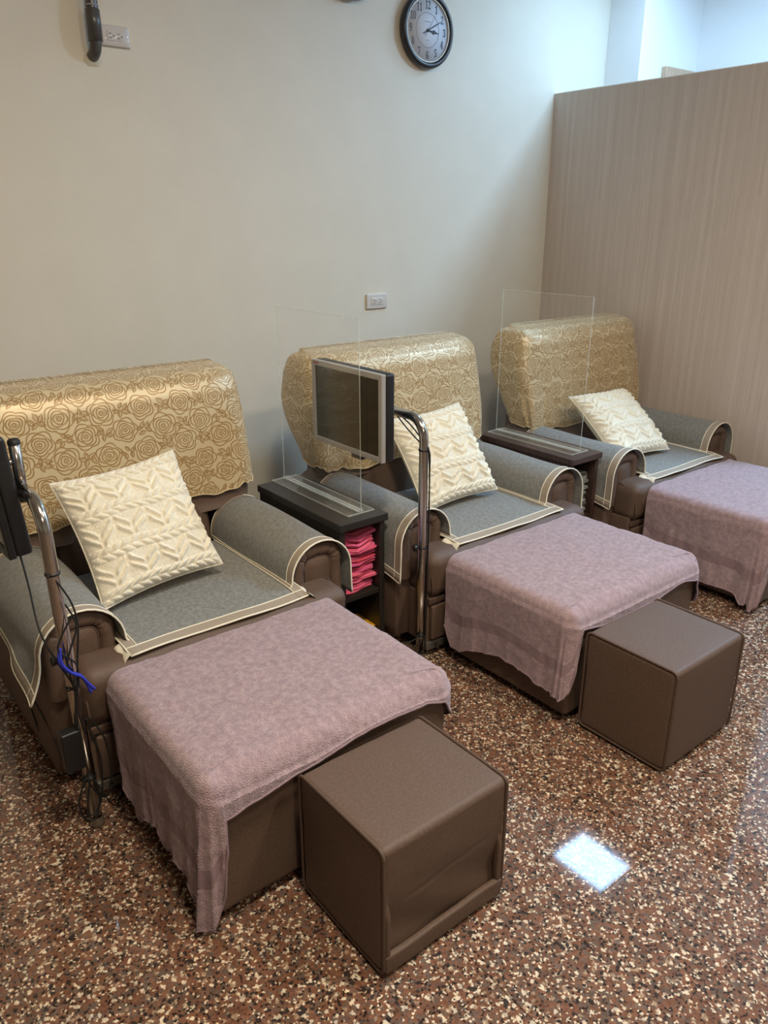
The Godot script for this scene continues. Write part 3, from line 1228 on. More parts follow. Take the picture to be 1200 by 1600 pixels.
func towel(at: Vector3, i: int, by: String) -> void:
	var t := thing("towel", "mauve terry towel draped over the ottoman " + by, "towel", at, "mauve towels on the ottomans")
	var a := 0.362
	var zb := -0.275
	var zf := 0.278
	var rc := 0.045
	var top := 0.401
	# path of the fold line with outward normals
	var pts := []
	var add := func(p: Vector2, n: Vector2, k: float, q: Vector2): pts.append([p, n, k, q])
	for k in 64:
		var f := k / 64.0
		var z := lerpf(zb, zf - rc, f)
		add.call(Vector2(-a, z), Vector2(-1, 0), f, Vector2(0, minf(z, zf - 0.12)))
	for k in 24:
		var f := k / 24.0
		var n := Vector2(-cos(f * PI * 0.5), sin(f * PI * 0.5))
		add.call(Vector2(-a + rc, zf - rc) + n * rc, n, 1.0 + f, Vector2(0, zf - 0.12))
	for k in 72:
		var f := k / 72.0
		add.call(Vector2(lerpf(-a + rc, a - rc, f), zf), Vector2(0, 1), 2.0 + f, Vector2(0, zf - 0.12))
	for k in 20:
		var f := k / 20.0
		var n := Vector2(sin(f * PI * 0.5), cos(f * PI * 0.5))
		add.call(Vector2(a - rc, zf - rc) + n * rc, n, 3.0 + f, Vector2(0, zf - 0.12))
	for k in 41:
		var f := k / 40.0
		var z := lerpf(zf - rc, zb, f)
		add.call(Vector2(a, z), Vector2(1, 0), 4.0 + f, Vector2(0, minf(z, zf - 0.12)))
	var n_top := 26
	var n_edge := 7
	var n_hang := 34
	var rows := []
	for j in n_top + n_edge + n_hang + 1:
		var row := PackedVector3Array()
		for e in pts:
			var p: Vector2 = e[0]
			var n: Vector2 = e[1]
			var k: float = e[2]
			var hem: float = look(HEMS[i], k)
			var re := lerpf(0.04, 0.062, smoothstep(1.4, 2.1, k) * smoothstep(4.0, 3.3, k))
			var pos: Vector3
			if j <= n_top:
				var s := float(j) / n_top
				var q: Vector2 = e[3]
				var w := q.lerp(p - n * re, s)
				pos = Vector3(w.x, top, w.y)
			elif j <= n_top + n_edge:
				var b := PI * 0.5 * (j - n_top) / n_edge
				var w := p - n * re * (1.0 - sin(b))
				pos = Vector3(w.x, top - re * (1.0 - cos(b)), w.y)
				pos.y = maxf(pos.y, lerpf(top, hem, float(j - n_top) / (n_edge + 1)))
			else:
				var s := float(j - n_top - n_edge) / n_hang
				var y0 := maxf(top - re, lerpf(top, hem, float(n_edge) / (n_edge + 1)))
				var y := lerpf(y0, hem, s)
				var along := k if k < 1.0 else k
				var fold := 0.5 * sin(along * 17.0 + i * 2.1 + 1.6 * sin(along * 4.0 + i)) + 1.1 * noise_a.get_noise_2d(along * 9.0, i * 11.0)
				var hang := (y0 - y)
				var amp := 0.022 if k < 1.0 else (0.028 if k < 2.0 else 0.014)
				var out := 0.004 + amp * hang / 0.3 * (0.5 + 0.5 * fold)
				if k >= 1.0 and k < 2.0:
					# the free corner folds: it swings out and then tucks in
					out += hang * 0.05 * sin((k - 1.0) * PI)
				var w := p + n * out
				pos = Vector3(w.x, y, w.y)
				if k < 1.0:
					pos.z += (1.0 - k) * 0.30 * hang * (0.9 if i == 0 else 0.12)
				if k >= 1.0 and k < 2.0:
					pos.z -= 0.035 * hang * sin((k - 1.0) * PI)
			var lump := 0.0032 * wob(pos + at, 7.0) + 0.0016 * wob(pos + at, 24.0)
			if j <= n_top + n_edge:
				# creases left from folding
				var crease := 0.003 * exp(-pow((pos.z + 0.02 - 0.12 * pos.x + 0.05 * i) / 0.008, 2.0)) * smoothstep(0.34, 0.1, absf(pos.x + 0.18))
				pos.y += lump * 1.4 + crease
			else:
				pos += Vector3(n.x, 0, n.y) * lump
			row.append(pos)
		rows.append(row)
	# the woven border runs across the hanging left side
	var b0 := n_top + n_edge + 18
	var b1 := n_top + n_edge + 23
	var split := 84
	var g := geo()
	g.sheet(rows.slice(0, b0 + 1), [], false, false)
	for part in [rows.slice(b0, b1 + 1), rows.slice(b1)]:
		var cut := []
		var rest := []
		for r in part:
			cut.append(r.slice(0, split + 1))
			rest.append(r.slice(split))
		g.sheet(rest, [], false, false)
		if part[0] == rows[b1]:
			g.sheet(cut, [], false, false)
	g.settle(0)
	put("terry", g, M.towel, t)
	g = geo()
	var band := []
	for j in range(b0, b1 + 1):
		band.append(rows[j].slice(0, split + 1))
	g.sheet(band)
	put("woven_border", g, M.towel_band, t)
	g = geo()
	var last: PackedVector3Array = rows[rows.size() - 1]
	g.tube(last, 0.0032, 6)
	put("hem", g, M.towel_band, t)
	if i == 1:
		g = geo()
		var lp := PackedVector3Array()
		for q in [Vector3(-0.008, 0.0, 0), Vector3(-0.006, -0.022, 0.003), Vector3(0.006, -0.022, 0.003), Vector3(0.008, 0.0, 0)]:
			lp.append(last[66] + Vector3(-0.006, 0.02, 0.0) + q)
		g.tube(lp, 0.0014, 5)
		put("hanging_loop", g, M.towel_band, t)

func build_stools():
	var w := 0.358
	var h := 0.338
	var d := 0.302
	for i in 2:
		var x: float = [0.738, 1.768][i] + w * 0.5
		var zc := -0.930 - d * 0.5
		var label: String = ["brown cube footstool with an open pocket in its front", "brown cube footstool with a plain closed front"][i]
		var t := thing("footstool", label, "footstool", Vector3(x, 0, zc), "brown cube footstools")
		var g := geo()
		var puff := func(v: Vector3) -> Vector3:
			return v + v.normalized() * (0.004 * cos(v.x * 7.0) * cos(v.z * 8.0) + 0.0025 * wob(v, 6.0))
		if i == 1:
			g.rbox(Vector3(0, h * 0.5 + 0.006, 0), Vector3(w, h - 0.012, d), 0.016, 4, Vector3i(10, 10, 10), puff)
			put("body", g, M.brown, t)
		else:
			var pocket := func(v: Vector3) -> Vector3:
				var p: Vector3 = puff.call(v)
				if v.z > d * 0.5 - 0.004:
					# the cloth sinks behind a border that stands at both sides and below
					var y := v.y + h * 0.5 + 0.006
					var inside := smoothstep(w * 0.5 - 0.010, w * 0.5 - 0.016, absf(v.x)) * smoothstep(0.034, 0.042, y)
					var deep := smoothstep(0.25, 0.08, y + 0.06 * v.x)
					p.z -= inside * deep * (0.016 - 0.004 * cos(v.x * 8.0) + 0.003 * sin(v.x * 26.0 + y * 40.0))
					p.z -= 0.0025 * exp(-pow((y - 0.19 - 0.10 * v.x) / 0.006, 2.0)) * smoothstep(w * 0.5 - 0.02, 0.05, absf(v.x))
				return p
			g.rbox(Vector3(0, h * 0.5 + 0.006, 0), Vector3(w, h - 0.012, d), 0.016, 4, Vector3i(64, 64, 4), pocket)
			put("body", g, M.brown, t)
			g = geo()
			g.rbox(Vector3(0, 0.035, d * 0.5 - 0.001), Vector3(w - 0.010, 0.048, 0.016), 0.006, 3, Vector3i(8, 2, 1), func(v): return v + Vector3(0, 0.0015 * sin(v.x * 25.0), 0.001 * sin(v.x * 40.0)))
			put("pocket_border", g, M.brown, t)
			for s in [-1.0, 1.0]:
				g = geo()
				g.rbox(Vector3(s * (w * 0.5 - 0.014), 0.128, d * 0.5 - 0.004), Vector3(0.014, 0.15, 0.017), 0.005, 3, Vector3i(1, 8, 1), func(v): return v - Vector3(0, 0, 0.010 * smoothstep(0.03, 0.075, v.y)))
				put("pocket_border", g, M.brown, t)
		for s in [-1.0, 1.0]:
			g = geo()
			g.tube(rect_loop(h * 0.5 - 0.006, d * 0.5 + 0.001, 0.018, s * (w * 0.5 - 0.003), h * 0.5 + 0.006), 0.0042, 7, false)
			put("piping", g, M.brown_pipe, t)
		for fx in [-0.13, 0.13]:
			for fz in [-0.11, 0.11]:
				g = geo()
				g.lathe(PackedVector2Array([Vector2(0, 0.014), Vector2(0.016, 0.014), Vector2(0.015, 0), Vector2(0, 0)]), 10, Vector3(fx, 0, fz))
				put("foot", g, M.black_rubber, t)

# ---------------------------------------------------------------- side tables and what is on them
func build_tables():
	for i in 2:
		var x0: float = 1.386 + PITCH * i
		var x1: float = 1.580 + PITCH * i
		var cx := (x0 + x1) * 0.5
		var w := x1 - x0
		var m: Material = M.black_wood if i == 0 else M.brown_wood
		var t := thing("side_table", ["black side table with shelves beside the pink cloths", "dark brown wooden side table with shelves holding grey cloths"][i], "side table", Vector3(cx, 0, -2.235), "side tables between the armchairs")
		var part := func(called: String, c: Vector3, s: Vector3) -> void:
			var g := geo(false)
			g.box(c, s, 0.0025)
			put(called, g, m, t)
		part.call("tabletop", Vector3(0, 0.5365, 0), Vector3(w + 0.010, 0.027, 0.548))
		part.call("side_panel", Vector3(-w * 0.5 + 0.012, 0.2615, -0.004), Vector3(0.022, 0.523, 0.53))
		part.call("side_panel", Vector3(w * 0.5 - 0.012, 0.2615, -0.004), Vector3(0.022, 0.523, 0.53))
		part.call("back_panel", Vector3(0, 0.2615, -0.262), Vector3(w - 0.046, 0.523, 0.012))
		part.call("shelf", Vector3(0, 0.254, 0.0), Vector3(w - 0.046, 0.02, 0.51))
		part.call("bottom_shelf", Vector3(0, 0.03, 0.0), Vector3(w - 0.046, 0.02, 0.51))
		screen(i, cx)
	# folded cloths, one by one
	var wd := 0.142
	var y := 0.2645
	for k in 26:
		y = folded("pink_cloth", pick(k, 26, "pink", "black"), "folded pink cloths", 1.482, y, wd, 0.0082, k, 26, M.pinks[(k * 3 + k / 4) % 5], -2.0)
	y = 0.2645
	for k in 15:
		y = folded("grey_cloth", pick(k, 15, "grey", "brown"), "folded grey cloths", 1.482 + PITCH, y, wd, 0.0125, k, 15, M.greys[k % 3], -2.0)
	# yellow box with black stripes on the bottom shelf
	var t := thing("yellow_box", "small yellow box with black stripes on the black table's bottom shelf", "box", Vector3(1.525, 0.04, -2.06))
	var g := geo()
	g.rbox(Vector3(0, 0.032, 0), Vector3(0.10, 0.064, 0.12), 0.008, 3)
	put("body", g, M.yellow, t)
	for s in 3:
		g = geo(false)
		g.box(Vector3(-0.03 + s * 0.03, 0.032, 0.0605), Vector3(0.010, 0.06, 0.002), 0.0005)
		put("stripe", g, M.hazard, t)

func pick(k: int, count: int, colour: String, table: String) -> String:
	if k == 0:
		return "lowest folded %s cloth, lying right on the %s table's shelf" % [colour, table]
	if k == count - 1:
		return "topmost folded %s cloth of the stack inside the %s table" % [colour, table]
	return "folded %s cloth in the middle of the stack inside the %s table" % [colour, table]

func folded(called: String, label: String, group: String, x: float, y: float, w: float, thick: float, k: int, count: int, m: Material, front: float) -> float:
	var o := thing(called, label, "cloth", Vector3(x, y, front), group)
	var g := geo()
	var f := float(k) / count
	var d := 0.30
	var dx := rng.randf_range(-0.008, 0.006)
	var dz := rng.randf_range(-0.016, 0.006)
	var ww := w + rng.randf_range(-0.016, 0.004)
	var ph := rng.randf_range(0, TAU)
	var sag := 0.004 + (0.020 * f if called == "pink_cloth" else 0.003)
	var n := 14
	var layers := 2
	var rows := []
	# fold at the front: a flattened loop seen from the front as two leaves
	for ly in layers:
		var lo := ly * thick / layers
		rows = []
		for j in 5:
			var z: float = [0.0, -0.004, -0.10, -0.20, -d][j]
			var hh: float = thick / layers * ([0.25, 0.75, 0.9, 0.9, 0.9][j])
			var row := PackedVector3Array()
			var low := PackedVector3Array()
			for q in n + 1:
				var u := 2.0 * q / n - 1.0
				var yy := lo - sag * (1.0 - absf(u)) + sag * 0.9 + 0.0016 * sin(u * 5.0 + ph + ly) * f
				var zz := z + dz + 0.006 * sin(u * 3.0 + ph) - ly * 0.003 * sin(ph * 3.0)
				row.append(Vector3(dx + u * ww * 0.5, yy + hh, zz))
				low.append(Vector3(dx + u * ww * 0.5, yy + 0.0005, zz))
			low.reverse()
			row.append_array(low)
			rows.append(row)
		g.sheet(rows, [], true)
		var fr := g.P.size()
		var r0: PackedVector3Array = rows[0]
		for q in n:
			g.quad(r0[q], r0[q + 1], r0[2 * n - q], r0[2 * n + 1 - q])
		g.settle(fr)
	put("folded_layers", g, m, o)
	return y + thick

func screen(i: int, cx: float) -> void:
	var y := 0.5505
	var t := thing("acrylic_screen", ["clear acrylic divider standing on the black side table", "clear acrylic divider standing on the dark brown side table"][i], "divider", Vector3(cx + (0.022 if i == 0 else 0.008), y, -2.262), "clear acrylic dividers")
	var pl := func(called: String, lo: Vector3, hi: Vector3, m: Material, ch := 0.001) -> void:
		var g := geo(false)
		g.box((lo + hi) * 0.5, hi - lo, ch)
		put(called, g, m, t)
	pl.call("foot_plate", Vector3(-0.055, 0, -0.25), Vector3(0.055, 0.005, 0.25), M.acrylic)
	# bright cut edges of the foot plate
	for e in [[Vector3(-0.0565, 0, -0.25), Vector3(-0.055, 0.005, 0.25)], [Vector3(0.055, 0, -0.25), Vector3(0.0565, 0.005, 0.25)], [Vector3(-0.0565, 0, 0.25), Vector3(0.0565, 0.005, 0.2515)], [Vector3(-0.0565, 0, -0.2515), Vector3(0.0565, 0.005, -0.25)]]:
		pl.call("polished_edge", e[0], e[1], M.acrylic_edge, 0.0003)
	pl.call("slot_strip", Vector3(-0.0125, 0.005, -0.245), Vector3(-0.0025, 0.010, 0.245), M.acrylic_edge, 0.0006)
	pl.call("slot_strip", Vector3(0.0025, 0.005, -0.245), Vector3(0.0125, 0.010, 0.245), M.acrylic_edge, 0.0006)
	pl.call("sheet", Vector3(-0.0018, 0.005, -0.249), Vector3(0.0018, 0.655, 0.249), M.acrylic, 0.0006)
	pl.call("polished_edge", Vector3(-0.0018, 0.005, 0.249), Vector3(0.0018, 0.655, 0.2502), M.acrylic_edge, 0.0003)
	pl.call("polished_edge", Vector3(-0.0018, 0.005, -0.2502), Vector3(0.0018, 0.655, -0.249), M.acrylic_edge, 0.0003)
	pl.call("polished_edge", Vector3(-0.0018, 0.655, -0.2502), Vector3(0.0018, 0.6562, 0.2502), M.acrylic_edge, 0.0003)

# ---------------------------------------------------------------- monitor poles
func build_stands():
	for i in 2:
		var px: float = [0.430, 1.640][i]
		var pz: float = [-1.755, -1.845][i]
		var label: String = ["chrome pole with a monitor turned edge-on, black cables and blue string", "upright chrome pole carrying a silver framed monitor in front of the middle armchair"][i]
		var t := thing("monitor_stand", label, "monitor stand", Vector3(px, 0, pz), "monitor poles beside the armchairs")
		if i == 0:
			t.rotation.z = 0.014
		var top: float = [0.905, 0.895][i]
		var reach: float = [0.13, 0.24][i]
		var path := PackedVector3Array([Vector3.ZERO, Vector3(0, 0.5, 0), Vector3(0, top - 0.07, 0)])
		for k in range(1, 9):
			var a := PI * 0.5 * k / 8.0
			path.append(Vector3(0, top - 0.07 + 0.07 * sin(a), -0.07 + 0.07 * cos(a)))
		path.append(Vector3(0, top, -reach))
		var g := geo()
		g.tube(path, 0.0155, 18)
		put("pole", g, M.steel, t)
		g = geo()
		g.lathe(PackedVector2Array([Vector2(0, 0.0), Vector2(0.018, 0.0), Vector2(0.019, 0.012), Vector2(0.016, 0.03)]), 18)
		put("floor_cap", g, M.strip_steel, t)
		# upright stub with swivel at the end of the arm
		g = geo()
		g.tube(PackedVector3Array([Vector3(0, top - 0.03, -reach - 0.008), Vector3(0, top + 0.115 if i == 0 else top + 0.03, -reach - 0.008)]), 0.0135, 16)
		put("swivel_stub", g, M.steel, t)
		g = geo()
		var cap_y := top + 0.115 if i == 0 else top + 0.03
		g.lathe(PackedVector2Array([Vector2(0, 0.008), Vector2(0.010, 0.007), Vector2(0.0145, 0.002), Vector2(0.0145, -0.006)]), 16, Vector3(0, cap_y, -reach - 0.008))
		put("end_cap", g, M.black_rubber, t)
		g = geo()
		var ball_y := cap_y - 0.045 if i == 0 else top
		g.tube(PackedVector3Array([Vector3(0, ball_y, -reach - 0.008), Vector3(-0.052, ball_y - 0.006, -reach - 0.012)]), 0.007, 10)
		g.lathe(PackedVector2Array([Vector2(0, 0.013), Vector2(0.009, 0.009), Vector2(0.013, 0), Vector2(0.009, -0.009), Vector2(0, -0.013)]), 14, Vector3(-0.034, ball_y - 0.004, -reach - 0.011))
		put("swivel_joint", g, M.steel, t)
		monitor(t, i, px, pz)
		# black cable ties
		for y in ([0.155, 0.43, 0.735] if i == 0 else [0.105, 0.445, 0.792]):
			g = geo()
			g.lathe(PackedVector2Array([Vector2(0.0155, -0.003), Vector2(0.0178, -0.003), Vector2(0.0178, 0.003), Vector2(0.0155, 0.003)]), 18, Vector3(0, y, 0))
			g.rbox(Vector3(-0.014, y, 0.013), Vector3(0.007, 0.006, 0.006), 0.001, 1)
			put("cable_tie", g, M.black, t)
		# clamp knob
		g = geo()
		var ky := 0.515 if i == 0 else 0.452
		g.lathe(PackedVector2Array([Vector2(0, 0), Vector2(0.005, 0), Vector2(0.005, 0.012), Vector2(0.011, 0.014), Vector2(0.012, 0.026), Vector2(0, 0.028)]), 12, Vector3(-0.014, ky, 0.004), Basis(Vector3(0, 0, 1), PI * 0.5))
		put("clamp_knob", g, M.black, t)
		cables(t, i)

func monitor(t: Node3D, i: int, px: float, pz: float) -> void:
	var w := 0.400
	var h := 0.292
	var mon := Node3D.new()
	mon.name = "monitor"
	t.add_child(mon, true)
	# local axes: screen faces -x, its width runs along z
	if i == 0:
		mon.position = Vector3(0.356 - px, 0.895, -2.055 - pz)
		mon.rotation = Vector3(0, 0.04, 0.06)
	else:
		mon.position = Vector3(1.522 - px, 0.8965, -2.110 - pz)
		mon.rotation = Vector3(0, 0.0, 0)
	var g := geo()
	g.rbox(Vector3(0.030, 0, 0), Vector3(0.040, h, w), 0.010, 3)
	g.rbox(Vector3(0.055, -0.01, 0), Vector3(0.022, h * 0.6, w * 0.6), 0.010, 3)
	put("back_shell", g, M.black, mon)
	g = geo(false)
	var b := 0.019
	for s in [-1.0, 1.0]:
		g.box(Vector3(0.002, s * (h * 0.5 - b * 0.5), 0), Vector3(0.018, b, w - 2.0 * b), 0.002)
		g.box(Vector3(0.002, 0, s * (w * 0.5 - b * 0.5)), Vector3(0.018, h, b), 0.003)
	var bezel := put("bezel", g, M.silver_plastic if i == 1 else M.black, mon)
	g = geo(false)
	g.box(Vector3(0.004, 0, 0), Vector3(0.012, h - 2.0 * b + 0.002, w - 2.0 * b + 0.002), 0.001)
	put("screen", g, M.screen, mon)
	for k in 6:
		g = geo()
		g.rbox(Vector3(0.010, -h * 0.5 - 0.001, -0.055 + k * 0.026), Vector3(0.008, 0.005, 0.016), 0.002, 2)
		put("button", g, M.silver_plastic, bezel)
	g = geo(false)
	g.box(Vector3(-0.0074, h * 0.5 - 0.0085, -w * 0.5 + 0.03), Vector3(0.001, 0.008, 0.034), 0.0003)
	put("sticker", g, M.sticker, bezel)
	g = geo()
	g.rbox(Vector3(0.035, -h * 0.5 - 0.012, 0.02), Vector3(0.03, 0.034, 0.06), 0.008, 3)
	put("neck_stub", g, M.black, mon)

func cables(t: Node3D, i: int) -> void:
	var runs := []
	if i == 0:
		runs = [
			[Vector3(-0.03, 0.76, -0.16), Vector3(-0.035, 0.68, -0.10), Vector3(-0.05, 0.60, 0.0), Vector3(-0.03, 0.52, 0.02), Vector3(-0.004, 0.44, 0.022), Vector3(-0.01, 0.36, 0.02), Vector3(-0.012, 0.30, 0.02)],
			[Vector3(0.002, 0.72, 0.020), Vector3(0.024, 0.66, 0.022), Vector3(0.030, 0.60, 0.022), Vector3(0.018, 0.52, 0.022), Vector3(0.004, 0.44, 0.024), Vector3(-0.004, 0.37, 0.02), Vector3(0.006, 0.30, 0.02)],
			[Vector3(0.022, 0.63, 0.024), Vector3(-0.016, 0.575, 0.026), Vector3(-0.022, 0.545, 0.026), Vector3(0.010, 0.50, 0.026), Vector3(0.008, 0.44, 0.024)],
			[Vector3(0.010, 0.66, 0.024), Vector3(0.026, 0.60, 0.026), Vector3(0.004, 0.545, 0.026), Vector3(-0.010, 0.50, 0.026), Vector3(0.0, 0.43, 0.024)],
			[Vector3(0.02, 0.34, 0.02), Vector3(0.048, 0.26, 0.02), Vector3(0.050, 0.16, 0.02), Vector3(0.03, 0.09, 0.02), Vector3(0.004, 0.12, 0.024), Vector3(-0.012, 0.17, 0.02)],
			[Vector3(-0.012, 0.17, 0.02), Vector3(-0.040, 0.11, 0.02), Vector3(-0.036, 0.06, 0.03), Vector3(-0.010, 0.045, 0.03), Vector3(0.010, 0.10, 0.024), Vector3(0.006, 0.155, 0.022)],
			[Vector3(-0.004, 0.165, 0.022), Vector3(-0.020, 0.10, 0.024), Vector3(-0.022, 0.06, 0.028), Vector3(0.012, 0.085, 0.024), Vector3(0.030, 0.20, 0.02), Vector3(0.018, 0.29, 0.02), Vector3(0.012, 0.34, 0.02)],
			[Vector3(0.006, 0.155, 0.022), Vector3(0.03, 0.08, 0.02), Vector3(0.06, 0.014, -0.02), Vector3(0.10, 0.005, -0.07), Vector3(0.20, 0.005, -0.10)],
			[Vector3(-0.03, 0.10, -0.36), Vector3(-0.045, 0.26, -0.34), Vector3(-0.030, 0.20, -0.22), Vector3(-0.028, 0.12, -0.10), Vector3(-0.026, 0.20, 0.0)],
		]
	else:
		runs = [
			[Vector3(0.0, 0.893, -0.145), Vector3(0.012, 0.862, -0.09), Vector3(0.012, 0.825, -0.03), Vector3(0.008, 0.792, 0.018), Vector3(0.016, 0.70, 0.014), Vector3(0.016, 0.50, 0.012), Vector3(0.015, 0.30, 0.012), Vector3(0.013, 0.105, 0.013)],
			[Vector3(0.0, 0.885, -0.145), Vector3(-0.004, 0.848, -0.08), Vector3(-0.002, 0.815, -0.02), Vector3(0.004, 0.79, 0.018), Vector3(0.014, 0.6, 0.017), Vector3(0.012, 0.35, 0.017), Vector3(0.010, 0.10, 0.016), Vector3(0.0, 0.05, 0.018), Vector3(-0.03, 0.02, 0.0)],
			[Vector3(-0.012, 0.11, 0.010), Vector3(-0.04, 0.09, 0.0), Vector3(-0.10, 0.085, -0.03), Vector3(-0.19, 0.07, -0.08)],
			[Vector3(-0.012, 0.08, 0.010), Vector3(-0.05, 0.06, 0.0), Vector3(-0.11, 0.055, -0.02), Vector3(-0.17, 0.05, -0.06)],
		]
	for r in runs:
		var g := geo()
		g.tube(spline(r, 7), 0.0024, 6)
		put("cable", g, M.black_rubber, t)
	if i == 0:
		var g := geo()
		g.rbox(Vector3(-0.030, 0.258, 0.006), Vector3(0.050, 0.115, 0.034), 0.006, 3)
		put("power_adapter", g, M.black, t)
		g = geo()
		g.tube(spline([Vector3(-0.018, 0.552, 0.022), Vector3(-0.026, 0.522, 0.026), Vector3(-0.012, 0.489, 0.028), Vector3(0.012, 0.469, 0.026), Vector3(0.026, 0.442, 0.024), Vector3(0.034, 0.409, 0.024)], 6), 0.0042, 8)
		g.tube(spline([Vector3(-0.020, 0.549, 0.024), Vector3(-0.022, 0.515, 0.029), Vector3(-0.006, 0.485, 0.031), Vector3(0.016, 0.463, 0.028), Vector3(0.030, 0.437, 0.026), Vector3(0.043, 0.415, 0.024)], 6), 0.0038, 8)
		put("blue_string", g, M.blue_cord, t)

# ---------------------------------------------------------------- on the wall
func build_wall_things():
	wall_clock()
	outlet("wall_outlet", "pale double socket plate on the wall above the middle armchair", Vector3(2.525, 1.111, WALL_Z), false)
	outlet("wrapped_outlet", "socket plate still wrapped in clear film beside the grey pipe", Vector3(1.293, 2.137, WALL_Z), true)
	# grey pipe that comes down the wall and bends into it
	var t := thing("wall_pipe", "dark grey plastic pipe coming down the wall and bending into it", "pipe", Vector3(1.205, 2.06, WALL_Z))
	var g := geo()
	var path := [Vector3(0.0, 0.84, 0.045), Vector3(0.0, 0.5, 0.045), Vector3(0.0, 0.14, 0.045), Vector3(0.0, 0.06, 0.045), Vector3(-0.001, 0.026, 0.038), Vector3(-0.002, 0.008, 0.018), Vector3(-0.003, 0.002, -0.01)]
	g.tube(spline(path, 5), 0.021, 16)
	put("pipe", g, M.pipe_grey, t)
	g = geo()
	g.lathe(PackedVector2Array([Vector2(0.021, 0.0), Vector2(0.0255, 0.0), Vector2(0.0255, 0.10), Vector2(0.021, 0.104)]), 18, Vector3(0, 0.045, 0.045))
	put("elbow_socket", g, M.pipe_grey, t)
	g = geo()
	g.lathe(PackedVector2Array([Vector2(0.0212, 0.0), Vector2(0.0232, 0.0), Vector2(0.0232, 0.005), Vector2(0.0212, 0.005)]), 18, Vector3(0, 0.155, 0.045))
	put("joint_ring", g, M.pipe_light, t)
	# plaster patch round the hole
	g = geo()
	var rows := []
	for j in 7:
		var row := PackedVector3Array()
		for k in 20:
			var a := TAU * k / 20
			var r := 0.034 * j / 6.0 * (1.0 + 0.25 * noise_a.get_noise_2d(cos(a) * 2.0, sin(a) * 2.0))
			row.append(Vector3(-0.001 + r * cos(a), -0.008 + r * sin(a) * 0.75, 0.010 * (1.0 - pow(j / 6.0, 2.0)) + 0.004 * noise_a.get_noise_2d(r * cos(a) * 60.0, r * sin(a) * 60.0) * (1.0 - j / 6.0)))
		rows.append(row)
	g.sheet(rows, [], true, false)
	g.settle(0)
	put("plaster_patch", g, M.plaster, t)
	# grey pipe crossing the wall just at the upper limit of the view
	t = thing("pipe_bend", "pale grey pipe sagging along the wall beside the clock", "pipe", Vector3(2.36, 2.41, WALL_Z))
	g = geo()
	g.tube(spline([Vector3(-0.14, 0.42, 0.03), Vector3(-0.11, 0.10, 0.03), Vector3(-0.05, 0.02, 0.03), Vector3(0.02, 0.012, 0.03), Vector3(0.08, 0.03, 0.03), Vector3(0.13, 0.10, 0.03), Vector3(0.15, 0.45, 0.03)], 6), 0.022, 14)
	put("pipe", g, M.pipe_light, t)
	# small wooden frame on the pillar behind the partition
	t = thing("wooden_frame", "small pale wooden frame on the pillar behind the partition", "frame", Vector3(4.62, 2.17, -3.0))
	g = geo()
	var hw := 0.165
	var hh := 0.16
	for s in [-1.0, 1.0]:
		g.rbox(Vector3(s * (hw - 0.03), 0, 0.016), Vector3(0.06, hh * 2.0, 0.03), 0.003, 2)
		g.rbox(Vector3(0, s * (hh - 0.03), 0.0155), Vector3(hw * 2.0 - 0.12, 0.06, 0.029), 0.003, 2)
	put("border", g, M.pale_wood, t)
	g = geo(false)
	g.box(Vector3(0, 0, 0.010), Vector3(hw * 2.0 - 0.12, hh * 2.0 - 0.12, 0.016), 0.001)
	put("dark_panel", g, M.black, t)

func outlet(called: String, label: String, at: Vector3, wrapped: bool) -> void:
	var t := thing(called, label, "socket", at)
	var w := 0.132 if not wrapped else 0.112
	var h := 0.074 if not wrapped else 0.068
	var g := geo()
	g.rbox(Vector3(0, 0, 0.006), Vector3(w, h, 0.012), 0.005, 3)
	put("plate", g, M.white_plastic, t)
	g = geo()
	g.rbox(Vector3(0, 0, 0.012), Vector3(w * 0.56, h * 0.46, 0.006), 0.002, 2)
	var ins := put("insert", g, M.white_plastic, t)
	for s in [-1.0, 1.0]:
		for q in [-1.0, 1.0]:
			g = geo(false)
			g.box(Vector3(s * w * 0.14 - 0.004, q * h * 0.10, 0.0152), Vector3(0.010, 0.0028, 0.001), 0.0002)
			put("slot", g, M.slot, ins)
		g = geo(false)
		g.box(Vector3(s * w * 0.14 + 0.008, 0, 0.0152), Vector3(0.005, 0.005, 0.001), 0.0002)
		put("slot", g, M.slot, ins)
	if wrapped:
		g = geo()
		var rows := []
		for j in 15:
			var row := PackedVector3Array()
			for k in 23:
				var u := k / 11.0 - 1.0
				var v := j / 7.0 - 1.0
				var edge := maxf(absf(u), absf(v))
				row.append(Vector3(u * w * 0.53, v * h * 0.55, (0.018 + 0.004 * noise_a.get_noise_2d(u * 9.0, v * 9.0)) * (1.0 - pow(edge, 8.0)) + 0.001))
			rows.append(row)
		g.sheet(rows)
		put("plastic_film", g, M.film, t)

